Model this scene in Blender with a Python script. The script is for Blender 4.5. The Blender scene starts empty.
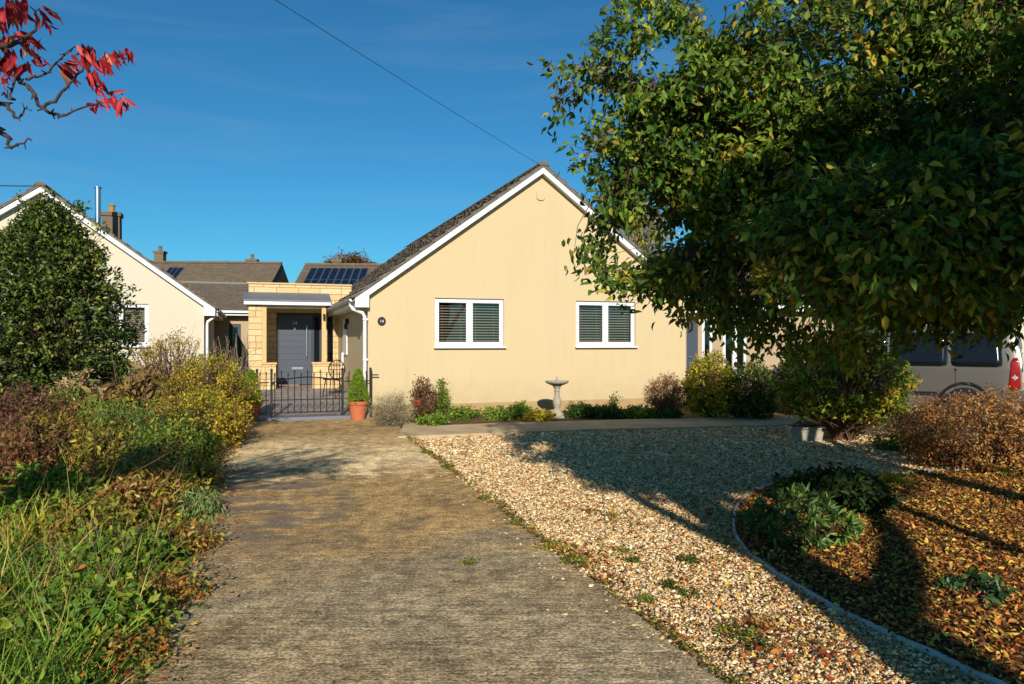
import bpy, bmesh, math, random
import numpy as np
from mathutils import Vector, Matrix
random.seed(7)
RNG = np.random.default_rng(11)
R = math.radians
scene = bpy.context.scene
COL = scene.collection

# ------------------------------------------------------------------ survey
CAMH, F, CX, CY = 1.45, 728.0, 512.0, 342.0
TH = R(19.6)                                   # the houses stand turned this much
UX, UY = math.cos(TH), math.sin(TH)
CO = (-2.73, 13.8)                             # near left corner of the bungalow
def G(x, y, z=0.0):                            # survey of a ground spot
    Y = (CAMH - z) * F / (y - CY)
    return ((x - CX) * Y / F, Y, z)
def P(x, y, Y):
    return ((x - CX) * Y / F, Y, CAMH - (y - CY) * Y / F)
def H(a, b, z=0.0):                            # house frame -> world
    return (CO[0] + a * UX - b * UY, CO[1] + a * UY + b * UX, z)
def A(x, b):                                   # position along a wall at depth b
    r = (x - CX) / F
    return (r * (CO[1] + b * UX) - CO[0] + b * UY) / (UX - r * UY)
def ZH(y, a, b):                               # height on a wall
    Y = H(a, b)[1]
    return CAMH - (y - CY) * Y / F

# ------------------------------------------------------------------ colour / materials
def lin(h):
    h = h.lstrip('#'); out = []
    for i in (0, 2, 4):
        c = int(h[i:i+2], 16) / 255
        out.append(c / 12.92 if c <= .04045 else ((c + .055) / 1.055) ** 2.4)
    return tuple(out)
class NT:
    def __init__(s, name):
        s.m = bpy.data.materials.new(name); s.m.use_nodes = True
        s.t = s.m.node_tree; s.n = s.t.nodes; s.l = s.t.links
        s.b = s.n['Principled BSDF']; s.o = s.n['Material Output']
    def node(s, t, **kw):
        n = s.n.new(t)
        for k, v in kw.items():
            if k.startswith('i_'): n.inputs[k[2:].replace('_', ' ')].default_value = v
            else: setattr(n, k, v)
        return n
    def link(s, a, b): s.l.new(a, b)
    def coord(s, scale=(1, 1, 1), rot=(0, 0, 0), out='Object'):
        c = s.node('ShaderNodeTexCoord'); m = s.node('ShaderNodeMapping')
        m.inputs['Scale'].default_value = scale; m.inputs['Rotation'].default_value = rot
        s.link(c.outputs[out], m.inputs[0]); return m.outputs[0]
    def noise(s, vec, scale, detail=6, rough=.6, dist=0):
        n = s.node('ShaderNodeTexNoise'); n.inputs['Scale'].default_value = scale
        n.inputs['Detail'].default_value = detail; n.inputs['Roughness'].default_value = rough
        n.inputs['Distortion'].default_value = dist
        s.link(vec, n.inputs['Vector']); return n.outputs['Fac']
    def ramp(s, fac, stops):
        r = s.node('ShaderNodeValToRGB'); e = r.color_ramp.elements
        while len(e) > 1: e.remove(e[-1])
        e[0].position = stops[0][0]; e[0].color = (*stops[0][1], 1)
        for p, c in stops[1:]:
            k = e.new(p); k.color = (*c, 1)
        s.link(fac, r.inputs[0]); return r.outputs[0]
    def mix(s, fac, a, b, mode='MIX'):
        m = s.node('ShaderNodeMix', data_type='RGBA', blend_type=mode)
        for sock, v in ((m.inputs[0], fac), (m.inputs[6], a), (m.inputs[7], b)):
            if hasattr(v, 'is_output'): s.link(v, sock)
            elif isinstance(v, (int, float)): sock.default_value = v
            else: sock.default_value = (*v, 1)
        return m.outputs[2]
    def math(s, op, a, b=0.0):
        m = s.node('ShaderNodeMath', operation=op)
        for sock, v in ((m.inputs[0], a), (m.inputs[1], b)):
            if hasattr(v, 'is_output'): s.link(v, sock)
            else: sock.default_value = v
        return m.outputs[0]
    def col(s, v):
        if hasattr(v, 'is_output'): s.link(v, s.b.inputs['Base Color'])
        else: s.b.inputs['Base Color'].default_value = (*v, 1)
    def bump(s, h, strength=.3, dist=.01):
        b = s.node('ShaderNodeBump'); b.inputs['Strength'].default_value = strength
        b.inputs['Distance'].default_value = dist
        s.link(h, b.inputs['Height']); s.link(b.outputs[0], s.b.inputs['Normal'])
    def set(s, rough=.6, metal=0, spec=.5):
        s.b.inputs['Roughness'].default_value = rough; s.b.inputs['Metallic'].default_value = metal
        s.b.inputs['Specular IOR Level'].default_value = spec; return s
g3 = lambda v: (v, v, v)
def plain(name, c, rough=.6, metal=0, var=.12, scale=8, bump=0, spec=.4):
    t = NT(name); v = t.coord()
    n = t.noise(v, scale, 5)
    t.col(t.mix(n, tuple(x * (1 - var) for x in c), tuple(min(1, x * (1 + var)) for x in c)))
    if bump: t.bump(t.noise(v, scale * 6, 4), bump, .004)
    t.set(rough, metal, spec); return t.m
def render_mat(name, c, c2):
    t = NT(name); v = t.coord()
    big = t.noise(v, .7, 5, .6); mid = t.noise(t.coord((1, 1, .18)), 2.2, 5, .6)
    base = t.mix(t.math('MULTIPLY', big, 1.0), c, c2)
    base = t.mix(t.math('MULTIPLY', t.ramp(mid, [(.55, g3(0)), (.85, g3(1))]), .22), base, tuple(x * .7 for x in c2))
    sp = t.node('ShaderNodeSeparateXYZ'); t.link(v, sp.inputs[0])
    z = t.math('ADD', sp.outputs[2], t.math('MULTIPLY', t.math('SUBTRACT', t.noise(v, 4, 6, .7), .5), 1.2))
    base = t.mix(t.math('MULTIPLY', t.ramp(z, [(.1, g3(1)), (.75, g3(0))]), .4), base, tuple(x * .66 for x in c2))
    st = t.noise(t.coord((7, 7, .35)), 1.6, 5, .7)
    base = t.mix(t.math('MULTIPLY', t.ramp(st, [(.56, g3(0)), (.72, g3(1))]), .22), base, tuple(x * .72 for x in c2))
    base = t.mix(t.math('MULTIPLY', t.ramp(t.noise(v, 14, 6, .8), [(.45, g3(0)), (.62, g3(1))]), .14), base, tuple(x * .8 for x in c))
    t.col(base); t.bump(t.noise(v, 90, 4, .7), .45, .006); t.set(.9, 0, .2); return t.m
M = {}
M['render'] = render_mat('yellow_render', lin('c9b58d'), lin('c6ae83'))
M['plinth'] = render_mat('plinth_render', lin('c2a273'), lin('a98b62'))
M['cream'] = render_mat('cream_render', lin('cfc4ac'), lin('c6b9a0'))
M['pale_wall'] = render_mat('pale_wall', lin('b79f7d'), lin('a88f6e'))
M['upvc'] = plain('white_plastic', lin('dcdcd8'), .35, 0, .04, 2)
M['upvc_old'] = plain('weathered_white', lin('cfccc2'), .5, 0, .08, 6)
M['black_metal'] = plain('black_iron', lin('17181a'), .45, .0, .3, 20)
M['anthracite'] = plain('anthracite_paint', lin('454b54'), .45, 0, .05, 3)
M['anthracite_dark'] = plain('anthracite_frame', lin('33373d'), .45, 0, .05, 3)
M['lead'] = plain('lead_sheet', lin('6b6f75'), .55, .2, .2, 5, .1)
M['steel'] = plain('brushed_steel', lin('b8bcc0'), .3, .9, .06, 10)
M['terracotta'] = plain('terracotta', lin('b5653f'), .85, 0, .25, 14, .3)
M['wood_post'] = plain('painted_post', lin('caa871'), .7, 0, .1, 8)
M['blind'] = plain('blind_slats', lin('b4ada2'), .6, 0, .08, 2)
M['dark_room'] = plain('dark_room', lin('1c1b1a'), .9, 0, .2, 2)
M['soil'] = plain('soil', lin('43311f'), .95, 0, .5, 12, .8)
M['aged_stone'] = plain('aged_stone', lin('9f9583'), .9, 0, .4, 22, .9)
M['curb'] = plain('edging_metal', lin('c2c2be'), .6, .1, .25, 12, .3)
M['mortar'] = plain('mortar', lin('7d776c'), .95, 0, .3, 20, .6)
M['rubber'] = plain('tyre_rubber', lin('1a1a1b'), .85, 0, .2, 20)
M['bark'] = plain('bark', lin('5c4c3d'), .95, 0, .4, 30, 1.0)
M['twig'] = plain('twig_bark', lin('6e5138'), .9, 0, .35, 20, .3)
M['cherry_bark'] = plain('cherry_bark', lin('43322e'), .8, 0, .35, 20, .4)
M['grey_twig'] = plain('dry_stem', lin('87755f'), .9, 0, .35, 20)
M['cable'] = plain('cable', lin('26262a'), .6, 0, .1, 3)
M['brick'] = plain('chimney_brick', lin('6f5f4c'), .95, 0, .35, 14, .7)
M['flue'] = plain('steel_flue', lin('9aa0a8'), .3, .85, .06, 4)
M['white_letter'] = plain('white_letter', lin('d8d8d2'), .5, 0, .02, 3)
M['red_lamp'] = plain('red_lamp', lin('8c1010'), .2, 0, .15, 20)
M['clear_lamp'] = plain('clear_lamp', lin('d0cfd0'), .15, 0, .1, 20)
M['petal'] = plain('petal_red', lin('b82a22'), .7)
M['stone_patina'] = plain('brown_rock', lin('96603c'), .95, 0, .4, 12, .9)

def glass_mat():
    t = NT('window_glass'); t.n.remove(t.b)
    tr = t.node('ShaderNodeBsdfTransparent'); tr.inputs[0].default_value = (.86, .85, .82, 1)
    gl = t.node('ShaderNodeBsdfGlossy'); gl.inputs['Roughness'].default_value = .02; gl.inputs[0].default_value = (.55, .55, .55, 1)
    fr = t.node('ShaderNodeFresnel'); fr.inputs[0].default_value = 1.6
    ad = t.math('ADD', fr.outputs[0], .03)
    mx = t.node('ShaderNodeMixShader'); t.link(ad, mx.inputs[0]); t.link(tr.outputs[0], mx.inputs[1]); t.link(gl.outputs[0], mx.inputs[2])
    t.link(mx.outputs[0], t.o.inputs[0]); return t.m
M['glass'] = glass_mat()
def dark_glass():
    t = NT('tinted_glass'); t.col(lin('14181b')); t.set(.08, 0, .35); return t.m
M['tint'] = dark_glass()
def car_paint(name, c):
    t = NT(name); v = t.coord(); t.col(t.mix(t.noise(v, 3, 3), tuple(x * .85 for x in c), c)); t.set(.32, .55, .5)
    t.b.inputs['Coat Weight'].default_value = .7; t.b.inputs['Coat Roughness'].default_value = .06; return t.m
M['van_paint'] = car_paint('shaded_silver_paint', lin('857d73'))  # silver made darker and browner, the tree's shade put into the paint colour
M['car_paint'] = car_paint('blue_car_paint', lin('1c2c48'))

def tile_mat(name, c1, c2, lichen=.5):
    t = NT(name); v = t.coord()
    n = t.noise(v, 3.5, 6); f = t.noise(v, 40, 4, .7)
    b = t.mix(n, c1, c2)
    w = t.node('ShaderNodeTexWhiteNoise', noise_dimensions='3D')
    sn = t.node('ShaderNodeVectorMath', operation='SNAP'); sn.inputs[1].default_value = (.16, .3, .11)
    t.link(v, sn.inputs[0]); t.link(sn.outputs[0], w.inputs[0])
    b = t.mix(t.math('MULTIPLY', w.outputs[0], .5), b, tuple(x * .45 for x in c1))
    li = t.ramp(t.noise(v, 9, 6, .75), [(.54, g3(0)), (.66, g3(1))])
    b = t.mix(t.math('MULTIPLY', li, lichen), b, lin('a09a84'))
    t.col(b); t.bump(f, .6, .01); t.set(.9, 0, .2); return t.m
M['roof'] = tile_mat('roof_tiles', lin('7b6d5e'), lin('5e544a'))
M['roof_far'] = tile_mat('far_roof_tiles', lin('6f6255'), lin('5a4d42'), .35)
M['roof_brown'] = tile_mat('brown_roof_tiles', lin('7b6a57'), lin('685846'), .3)

def stone_mat():
    t = NT('stone_blocks'); c = t.node('ShaderNodeTexCoord')
    sp = t.node('ShaderNodeSeparateXYZ'); t.link(c.outputs['Object'], sp.inputs[0])
    s = t.math('ADD', sp.outputs[0], sp.outputs[1])
    cb = t.node('ShaderNodeCombineXYZ'); t.link(s, cb.inputs[0]); t.link(sp.outputs[2], cb.inputs[1])
    br = t.node('ShaderNodeTexBrick', offset=.43, squash=1.4, squash_frequency=3)
    t.link(cb.outputs[0], br.inputs[0])
    br.inputs['Scale'].default_value = 1; br.inputs['Brick Width'].default_value = .36
    br.inputs['Row Height'].default_value = .145; br.inputs['Mortar Size'].default_value = .009
    br.inputs['Color1'].default_value = (*lin('d9c49c'), 1); br.inputs['Color2'].default_value = (*lin('c9ae80'), 1)
    br.inputs['Mortar'].default_value = (*lin('9c8767'), 1)
    v = c.outputs['Object']; n = t.noise(v, 18, 5, .7)
    b = t.mix(.35, br.outputs[0], t.ramp(n, [(.3, lin('a08560')), (.7, lin('d8c8a4'))]), 'OVERLAY')
    t.col(b)
    h = t.math('SUBTRACT', t.math('MULTIPLY', n, .4), br.outputs['Fac']); t.bump(h, .5, .012)
    t.set(.92, 0, .2); return t.m
M['stone'] = stone_mat()

def paving_mat():
    t = NT('block_paving'); v = t.coord()
    br = t.node('ShaderNodeTexBrick', offset=.5); t.link(v, br.inputs[0])
    br.inputs['Scale'].default_value = 1; br.inputs['Brick Width'].default_value = .24
    br.inputs['Row Height'].default_value = .16; br.inputs['Mortar Size'].default_value = .008
    br.inputs['Color1'].default_value = (*lin('a1958b'), 1); br.inputs['Color2'].default_value = (*lin('7d7269'), 1)
    br.inputs['Mortar'].default_value = (*lin('4e463f'), 1)
    t.col(t.mix(.4, br.outputs[0], t.ramp(t.noise(v, 5, 6), [(.3, lin('7b7068')), (.7, lin('a09488'))])))
    t.bump(t.math('SUBTRACT', t.noise(v, 30), br.outputs['Fac']), .5, .01); t.set(.85); return t.m
M['paving'] = paving_mat()

def drive_mat():
    t = NT('brushed_concrete'); rz = (0, 0, -TH + R(1)); v = t.coord(rot=rz)      # x across, y along the drive
    def mulv(a, fac, lo, hi, p0, p1):
        f = t.ramp(fac, [(p0, g3(lo)), (p1, g3(hi))]); return t.mix(1.0, a, f, 'MULTIPLY')
    big = t.noise(v, .55, 6, .6, .4); mid = t.noise(v, 2.3, 9, .7, .3); mott = t.noise(v, 9, 8, .8); grit = t.noise(v, 62, 3, .7); agg = t.noise(v, 38, 3, .8)
    ridge = t.noise(t.coord((2.0, 22, 1), rz), 1.3, 7, .75, .3); ridge2 = t.noise(t.coord((5, 44, 1), rz), 1.3, 5, .8, .2); score = t.noise(t.coord((.35, 9, 1), rz), 1.6, 4, .6, .1)
    sp = t.node('ShaderNodeSeparateXYZ'); t.link(v, sp.inputs[0])
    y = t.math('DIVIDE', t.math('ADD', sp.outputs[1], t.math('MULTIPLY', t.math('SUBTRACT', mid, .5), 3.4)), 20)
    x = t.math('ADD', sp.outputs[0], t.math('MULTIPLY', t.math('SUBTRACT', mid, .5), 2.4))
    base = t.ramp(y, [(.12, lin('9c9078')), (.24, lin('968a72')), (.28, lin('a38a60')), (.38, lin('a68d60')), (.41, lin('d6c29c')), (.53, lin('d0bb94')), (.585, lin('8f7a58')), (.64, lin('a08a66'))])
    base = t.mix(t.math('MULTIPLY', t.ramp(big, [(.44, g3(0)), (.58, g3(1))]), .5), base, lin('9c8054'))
    base = mulv(base, mid, .62, 1.22, .36, .62)
    base = mulv(base, mott, .56, 1.38, .40, .60)
    # brushed ridges, strong on the lower half
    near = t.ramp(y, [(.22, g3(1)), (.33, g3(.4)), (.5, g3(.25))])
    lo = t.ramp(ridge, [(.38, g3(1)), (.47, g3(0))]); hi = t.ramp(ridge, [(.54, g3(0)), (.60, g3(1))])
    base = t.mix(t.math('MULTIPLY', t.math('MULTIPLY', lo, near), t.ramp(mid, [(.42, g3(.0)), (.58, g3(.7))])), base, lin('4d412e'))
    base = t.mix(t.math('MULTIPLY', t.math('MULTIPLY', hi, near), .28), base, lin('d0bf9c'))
    base = mulv(base, ridge2, .93, 1.05, .42, .58)
    base = t.mix(t.math('MULTIPLY', t.ramp(score, [(.60, g3(0)), (.65, g3(1))]), .25), base, lin('4e4231'))
    base = t.mix(t.math('MULTIPLY', t.ramp(agg, [(.40, g3(1)), (.46, g3(0))]), .4), base, lin('4a3f2e'))
    base = mulv(base, grit, .52, 1.42, .38, .62)
    base = t.mix(t.math('MULTIPLY', t.ramp(agg, [(.62, g3(0)), (.66, g3(1))]), .55), base, lin('ddd0b4'))
    band2 = t.ramp(y, [(.25, g3(0)), (.29, g3(1)), (.42, g3(1)), (.47, g3(0))]); st = t.ramp(x, [(.25, g3(1)), (.75, g3(0))])
    pud = t.ramp(t.noise(t.coord((1, 3, 1), rz), 1.5, 6, .6, .5), [(.46, g3(0)), (.53, g3(1))])
    wet = t.math('MULTIPLY', t.math('MULTIPLY', st, band2), pud)
    base = t.mix(t.math('MULTIPLY', wet, .75), base, lin('5e5a5a'))
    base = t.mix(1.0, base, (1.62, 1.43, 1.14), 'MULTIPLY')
    t.col(base)
    h = t.math('ADD', t.math('MULTIPLY', ridge, .6), t.math('ADD', t.math('MULTIPLY', grit, .8), t.math('ADD', t.math('MULTIPLY', ridge2, .4), t.math('MULTIPLY', agg, .6))))
    t.bump(h, .9, .02); t.set(.88, 0, .25); return t.m
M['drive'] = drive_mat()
def path_mat():
    t = NT('path_concrete'); v = t.coord()
    m = t.noise(v, 2.5, 7, .65, .4)
    b = t.ramp(m, [(.3, lin('a98c64')), (.55, lin('c2a67c')), (.75, lin('d4bc94'))])
    b = t.mix(t.math('MULTIPLY', t.ramp(t.noise(v, 40, 5, .8), [(.55, g3(0)), (.65, g3(1))]), .4), b, lin('5b4a33'))
    t.col(b); t.bump(t.noise(v, 60, 4, .8), .6, .01); t.set(.9); return t.m
M['path'] = path_mat()
def ground_mat(name, stops, sc=3, bs=.8):
    t = NT(name); v = t.coord(); t.col(t.ramp(t.noise(v, sc, 9, .75), stops)); t.bump(t.noise(v, 30, 6, .8), bs, .03); t.set(.95, 0, .2); return t.m
M['ground'] = ground_mat('rough_ground', [(.3, lin('37301c')), (.5, lin('474a22')), (.7, lin('5d5b2e'))])
M['gravel_base'] = ground_mat('gravel_fines', [(.3, lin('8c7250')), (.5, lin('b0956c')), (.7, lin('c8b08a'))], 30)
M['leaf_base'] = ground_mat('leafy_soil', [(.3, lin('3a2614')), (.5, lin('5a3c1e')), (.7, lin('7a5526'))], 14)
M['bed_soil'] = ground_mat('bed_soil', [(.3, lin('4a3a24')), (.5, lin('6a5434')), (.7, lin('85704a'))], 10)

def leaf_mat(name, rough=.5, trans=.35, spec=.4):
    t = NT(name); at = t.node('ShaderNodeAttribute', attribute_name='tint')
    t.col(at.outputs['Color']); t.set(rough, 0, spec)
    tr = t.node('ShaderNodeBsdfTranslucent'); t.link(at.outputs['Color'], tr.inputs[0])
    mx = t.node('ShaderNodeMixShader'); mx.inputs[0].default_value = trans
    t.link(t.b.outputs[0], mx.inputs[1]); t.link(tr.outputs[0], mx.inputs[2]); t.link(mx.outputs[0], t.o.inputs[0])
    return t.m
M['leaf'] = leaf_mat('leaves', .55, .35, .25)
M['leaf_gloss'] = leaf_mat('glossy_leaves', .42, .15, .4)
M['leaf_dry'] = leaf_mat('dry_leaves', .8, .2, .2)
M['pebble'] = leaf_mat('pebbles', .85, .0, .25)

# ------------------------------------------------------------------ objects
def link(o, parent=None):
    COL.objects.link(o)
    if parent: o.parent = parent
    return o
def tag(o, label=None, cat=None, group=None, kind=None):
    if label: o['label'] = label
    if cat: o['category'] = cat
    if group: o['group'] = group
    if kind: o['kind'] = kind
    return o
def thing(name, label, cat, loc=(0, 0, 0), rz=0, group=None):
    o = bpy.data.objects.new(name, None); COL.objects.link(o)
    o.location = loc; o.rotation_euler = (0, 0, rz); o.empty_display_size = .2
    return tag(o, label, cat, group)
class MB:
    def __init__(s): s.v = []; s.f = []
    def add(s, vs, fs):
        k = len(s.v); s.v += [tuple(v) for v in vs]; s.f += [tuple(i + k for i in f) for f in fs]; return s
    def box(s, x0, x1, y0, y1, z0, z1):
        return s.add([(x0,y0,z0),(x1,y0,z0),(x1,y1,z0),(x0,y1,z0),(x0,y0,z1),(x1,y0,z1),(x1,y1,z1),(x0,y1,z1)],
                     [(3,2,1,0),(4,5,6,7),(0,1,5,4),(1,2,6,5),(2,3,7,6),(3,0,4,7)])
    def prism(s, prof, d0, d1, axis='y'):      # closed outline extruded
        n = len(prof); vs = []
        for d in (d0, d1):
            for p in prof: vs.append((p[0], d, p[1]) if axis == 'y' else ((d, p[0], p[1]) if axis == 'x' else (p[0], p[1], d)))
        fs = [tuple(range(n)), tuple(range(2*n-1, n-1, -1))] + [(i, (i+1) % n, n + (i+1) % n, n + i) for i in range(n)]
        return s.add(vs, fs)
    def tube(s, pts, r, n=8, cap=True):
        pts = [Vector(p) for p in pts]; rs = r if hasattr(r, '__len__') else [r] * len(pts)
        vs = []; fs = []; up = Vector((.13, .21, 1)).normalized()
        for i, p in enumerate(pts):
            d = (pts[min(i+1, len(pts)-1)] - pts[max(i-1, 0)]).normalized()
            if abs(d.dot(up)) > .97: up = Vector((1, .1, 0)).normalized()
            a = d.cross(up).normalized(); b = d.cross(a)
            for k in range(n):
                t = 2 * math.pi * k / n; vs.append(p + (a * math.cos(t) + b * math.sin(t)) * rs[i])
        for i in range(len(pts) - 1):
            for k in range(n): fs.append((i*n+k, i*n+(k+1) % n, (i+1)*n+(k+1) % n, (i+1)*n+k))
        if cap: fs += [tuple(range(n-1, -1, -1)), tuple(range((len(pts)-1)*n, len(pts)*n))]
        return s.add(vs, fs)
    def lathe(s, prof, n=28, c=(0, 0), sy=1, wob=0):
        vs = []; fs = []
        for r, z in prof:
            for k in range(n):
                t = 2*math.pi*k/n; q = r * (1 + wob * math.sin(3*t + z*9)); vs.append((c[0]+q*math.cos(t), c[1]+q*sy*math.sin(t), z))
        for i in range(len(prof)-1):
            for k in range(n): fs.append((i*n+k, i*n+(k+1) % n, (i+1)*n+(k+1) % n, (i+1)*n+k))
        fs += [tuple(range(n-1, -1, -1)), tuple(range((len(prof)-1)*n, len(prof)*n))]
        return s.add(vs, fs)
    def build(s, name, mat, parent=None, bevel=0, smooth=False, loc=None):
        me = bpy.data.meshes.new(name); me.from_pydata(s.v, [], s.f); me.update()
        bm = bmesh.new(); bm.from_mesh(me); bmesh.ops.recalc_face_normals(bm, faces=bm.faces); bm.to_mesh(me); bm.free()
        me.materials.append(M[mat] if isinstance(mat, str) else mat)
        if smooth: me.polygons.foreach_set('use_smooth', [True] * len(me.polygons))
        o = bpy.data.objects.new(name, me); link(o, parent)
        if loc: o.location = loc
        if bevel:
            b = o.modifiers.new('bevel', 'BEVEL'); b.width = bevel; b.segments = 2; b.limit_method = 'ANGLE'
        return o
def fast_mesh(name, V, faces_tri=None, faces_quad=None, tint=None, mat='leaf', smooth=False):
    me = bpy.data.meshes.new(name)
    nt = 0 if faces_tri is None else len(faces_tri); nq = 0 if faces_quad is None else len(faces_quad)
    me.vertices.add(len(V)); me.vertices.foreach_set('co', np.ascontiguousarray(V, dtype=np.float32).ravel())
    idx = []
    if nt: idx.append(np.asarray(faces_tri).ravel())
    if nq: idx.append(np.asarray(faces_quad).ravel())
    idx = np.concatenate(idx).astype(np.int32)
    me.loops.add(len(idx)); me.loops.foreach_set('vertex_index', idx)
    st = np.concatenate([np.arange(nt) * 3, nt * 3 + np.arange(nq) * 4]).astype(np.int32)
    me.polygons.add(nt + nq); me.polygons.foreach_set('loop_start', st)
    me.update(calc_edges=True); me.validate()
    if smooth: me.polygons.foreach_set('use_smooth', np.ones(nt + nq, dtype=bool))
    if tint is not None:
        at = me.color_attributes.new('tint', 'FLOAT_COLOR', 'POINT')
        c = np.ones((len(V), 4), dtype=np.float32); c[:, :3] = tint; at.data.foreach_set('color', c.ravel())
    me.materials.append(M[mat]); return me
def nrm(a): return a / np.maximum(np.linalg.norm(a, axis=-1, keepdims=True), 1e-9)
def leaves(pos, d, n, L, W, tint, mat='leaf', name='foliage', fold=.25, bend=.25, rng=RNG):
    """pos,d,n (N,3); L,W (N,); one folded, bent six-faced leaf each"""
    N = len(pos); d = nrm(d); s = nrm(np.cross(d, n)); n = np.cross(s, d)
    L = L[:, None]; W = W[:, None]
    def pt(t, w, lift, drop): return pos + d*L*t + s*W*w + n*W*lift - n*L*drop
    rows = [pt(0, 0, 0, 0), pt(.32, -.46, fold, bend*.1), pt(.34, 0, 0, bend*.1), pt(.32, .46, fold, bend*.1),
            pt(.68, -.38, fold*.8, bend*.42), pt(.7, 0, 0, bend*.45), pt(.68, .38, fold*.8, bend*.42), pt(1, 0, 0, bend)]
    V = np.stack(rows, 1).reshape(-1, 3); o = (np.arange(N) * 8)[:, None]
    T = np.concatenate([o + np.array([[0, 2, 1]]), o + np.array([[0, 3, 2]]), o + np.array([[4, 5, 7]]), o + np.array([[5, 6, 7]])])
    Q = np.concatenate([o + np.array([[1, 2, 5, 4]]), o + np.array([[2, 3, 6, 5]])])
    tt = np.repeat(tint, 8, 0)
    return fast_mesh(name, V, T, Q, tt, mat)
def pick(pal, n, rng, jit=.18):
    cols = np.array([lin(c) for c, w in pal]); w = np.array([w for c, w in pal], float); w /= w.sum()
    c = cols[rng.choice(len(cols), n, p=w)]
    return np.clip(c * 1.28 * np.array([1.12, 1.0, .74]) * (1 + rng.normal(0, jit, (n, 1))), .004, .9)
def curve(a, b, sag, k, rng, jit):
    a = np.array(a, float); b = np.array(b, float); t = np.linspace(0, 1, k)[:, None]
    p = a*(1-t) + b*t; p[:, 2] += (4*t*(1-t))[:, 0]*sag
    j = rng.normal(0, jit, (k, 3)); j[0] = j[-1] = 0
    return p + j
def mesh_tubes(lines, name, mat, n=4):
    V = []; Q = []; k0 = 0
    for pts, rs in lines:
        pts = np.asarray(pts); m = len(pts)
        d = nrm(np.gradient(pts, axis=0)); up = np.array([.2, .31, .93]); a = nrm(np.cross(d, up) + 1e-5); b = np.cross(d, a)
        ang = np.arange(n) * 2*np.pi/n; rs = np.asarray(rs, float)[:, None, None]
        ring = pts[:, None] + rs*(a[:, None]*np.cos(ang)[None, :, None] + b[:, None]*np.sin(ang)[None, :, None])
        V.append(ring.reshape(-1, 3))
        i = np.arange(m-1)[:, None]*n; k = np.arange(n)[None]; kk = (k+1) % n
        Q.append(np.stack([i+k, i+kk, i+n+kk, i+n+k], -1).reshape(-1, 4) + k0); k0 += m*n
    me = fast_mesh(name, np.concatenate(V), None, np.concatenate(Q), None, mat, smooth=True); return me
def put(me, name, parent=None):
    o = bpy.data.objects.new(name, me); return link(o, parent)

def foliage_cloud(ends, org, per, twig, L, pal, rng, droop=.2, spread=.03, wl=.45, pal_by=.5, ljit=.25, upn=.6):
    """leaves strung along short twigs that end at `ends`; returns arrays and the twigs"""
    M_ = len(ends); dirs = nrm(ends - org + rng.normal(0, .35, (M_, 3)) * np.linalg.norm(ends - org, axis=1, keepdims=True))
    tl = twig * rng.uniform(.6, 1.3, (M_, 1)); starts = ends - dirs*tl
    t = rng.uniform(0, 1, (M_, per, 1)) ** .8
    pos = starts[:, None] + (ends - starts)[:, None]*t
    pos[..., 2] -= droop * tl * t[..., 0]**2
    pos = pos + rng.normal(0, spread, pos.shape)
    d = dirs[:, None] * .8 + rng.normal(0, .7, pos.shape); d[..., 2] -= droop*2.2
    n = rng.normal(0, .55, pos.shape); n[..., 2] += upn; n += dirs[:, None]*.4
    tw = pick(pal, M_, rng, .2)[:, None]; lf = pick(pal, M_*per, rng, .2).reshape(M_, per, 3)
    tint = tw*pal_by + lf*(1-pal_by)
    LL = L * rng.uniform(1-ljit, 1+ljit, M_*per)
    return pos.reshape(-1, 3), d.reshape(-1, 3), n.reshape(-1, 3), LL, LL*wl, tint.reshape(-1, 3), starts, ends
def ell_points(n, c, r, rng, shell=.55, zmin=None, lump=.15):
    d = nrm(rng.normal(0, 1, (n, 3))); q = rng.uniform(0, 1, (n, 1)) ** (1/3) * (1-shell) + shell
    q = np.minimum(q, 1) * (1 + lump*(np.sin(d[:, :1]*7 + c[0]*3) + np.sin(d[:, 1:2]*6 + c[1]) + np.sin(d[:, 2:3]*8)) / 2)
    p = np.array(c) + d*q*np.array(r)
    if zmin is not None:
        p[:, 2] = np.where(p[:, 2] < zmin, zmin + rng.uniform(0, .3, n)*min(1, r[2]*1.2), p[:, 2])
    return p
def shrub(name, label, cat, x, y, h, r, pal, n=160, per=14, L=.05, wl=.45, mat='leaf', stem='twig', seed=1, dome=True,
          twig=.16, droop=.1, stems=9, upn=.6, group=None, shell=.45, ry=None, spread=.03, base=.04, parts=True, z0=0., cone=False):
    rng = np.random.default_rng(seed); ry = ry or r
    if cone:
        t = rng.uniform(0, 1, n)**.75; a = rng.uniform(0, 6.283, n); rr = r*(1 - t)**.8 * rng.uniform(.75, 1.02, n) + .02
        ends = np.stack([rr*np.cos(a), rr*np.sin(a), base + (h-base)*t], 1)
    else:
        ends = ell_points(n, (0, 0, h*.5), (r, ry, h*.52), rng, shell, base)
        if dome: ends[:, 2] = np.abs(ends[:, 2] - base) + base
    org = np.array([0, 0, h*.15])
    a = foliage_cloud(ends, org, per, twig, L, pal, rng, droop, spread, wl, upn=upn)
    t = thing(name, label, cat, (x, y, z0), 0, group)
    put(leaves(*a[:6], mat=mat, rng=rng), 'foliage', t)
    lines = []
    root = [(rng.normal(0, r*.12), rng.normal(0, ry*.12), -.02) for _ in range(stems)]
    for i in range(len(ends)):
        b = root[i % stems]; k = curve(b, a[6][i], rng.uniform(0, .1)*h, 5, rng, .02)
        k[1] = k[1]*.6 + np.array([b[0], b[1], k[1][2]])*.4
        pts = np.vstack([k, a[7][i][None]]); lines.append((pts, np.linspace(1, .35, 6) * max(.0025, .006*h)))
    put(mesh_tubes(lines, 'stems', stem, 4), 'stems', t)
    return t

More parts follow.
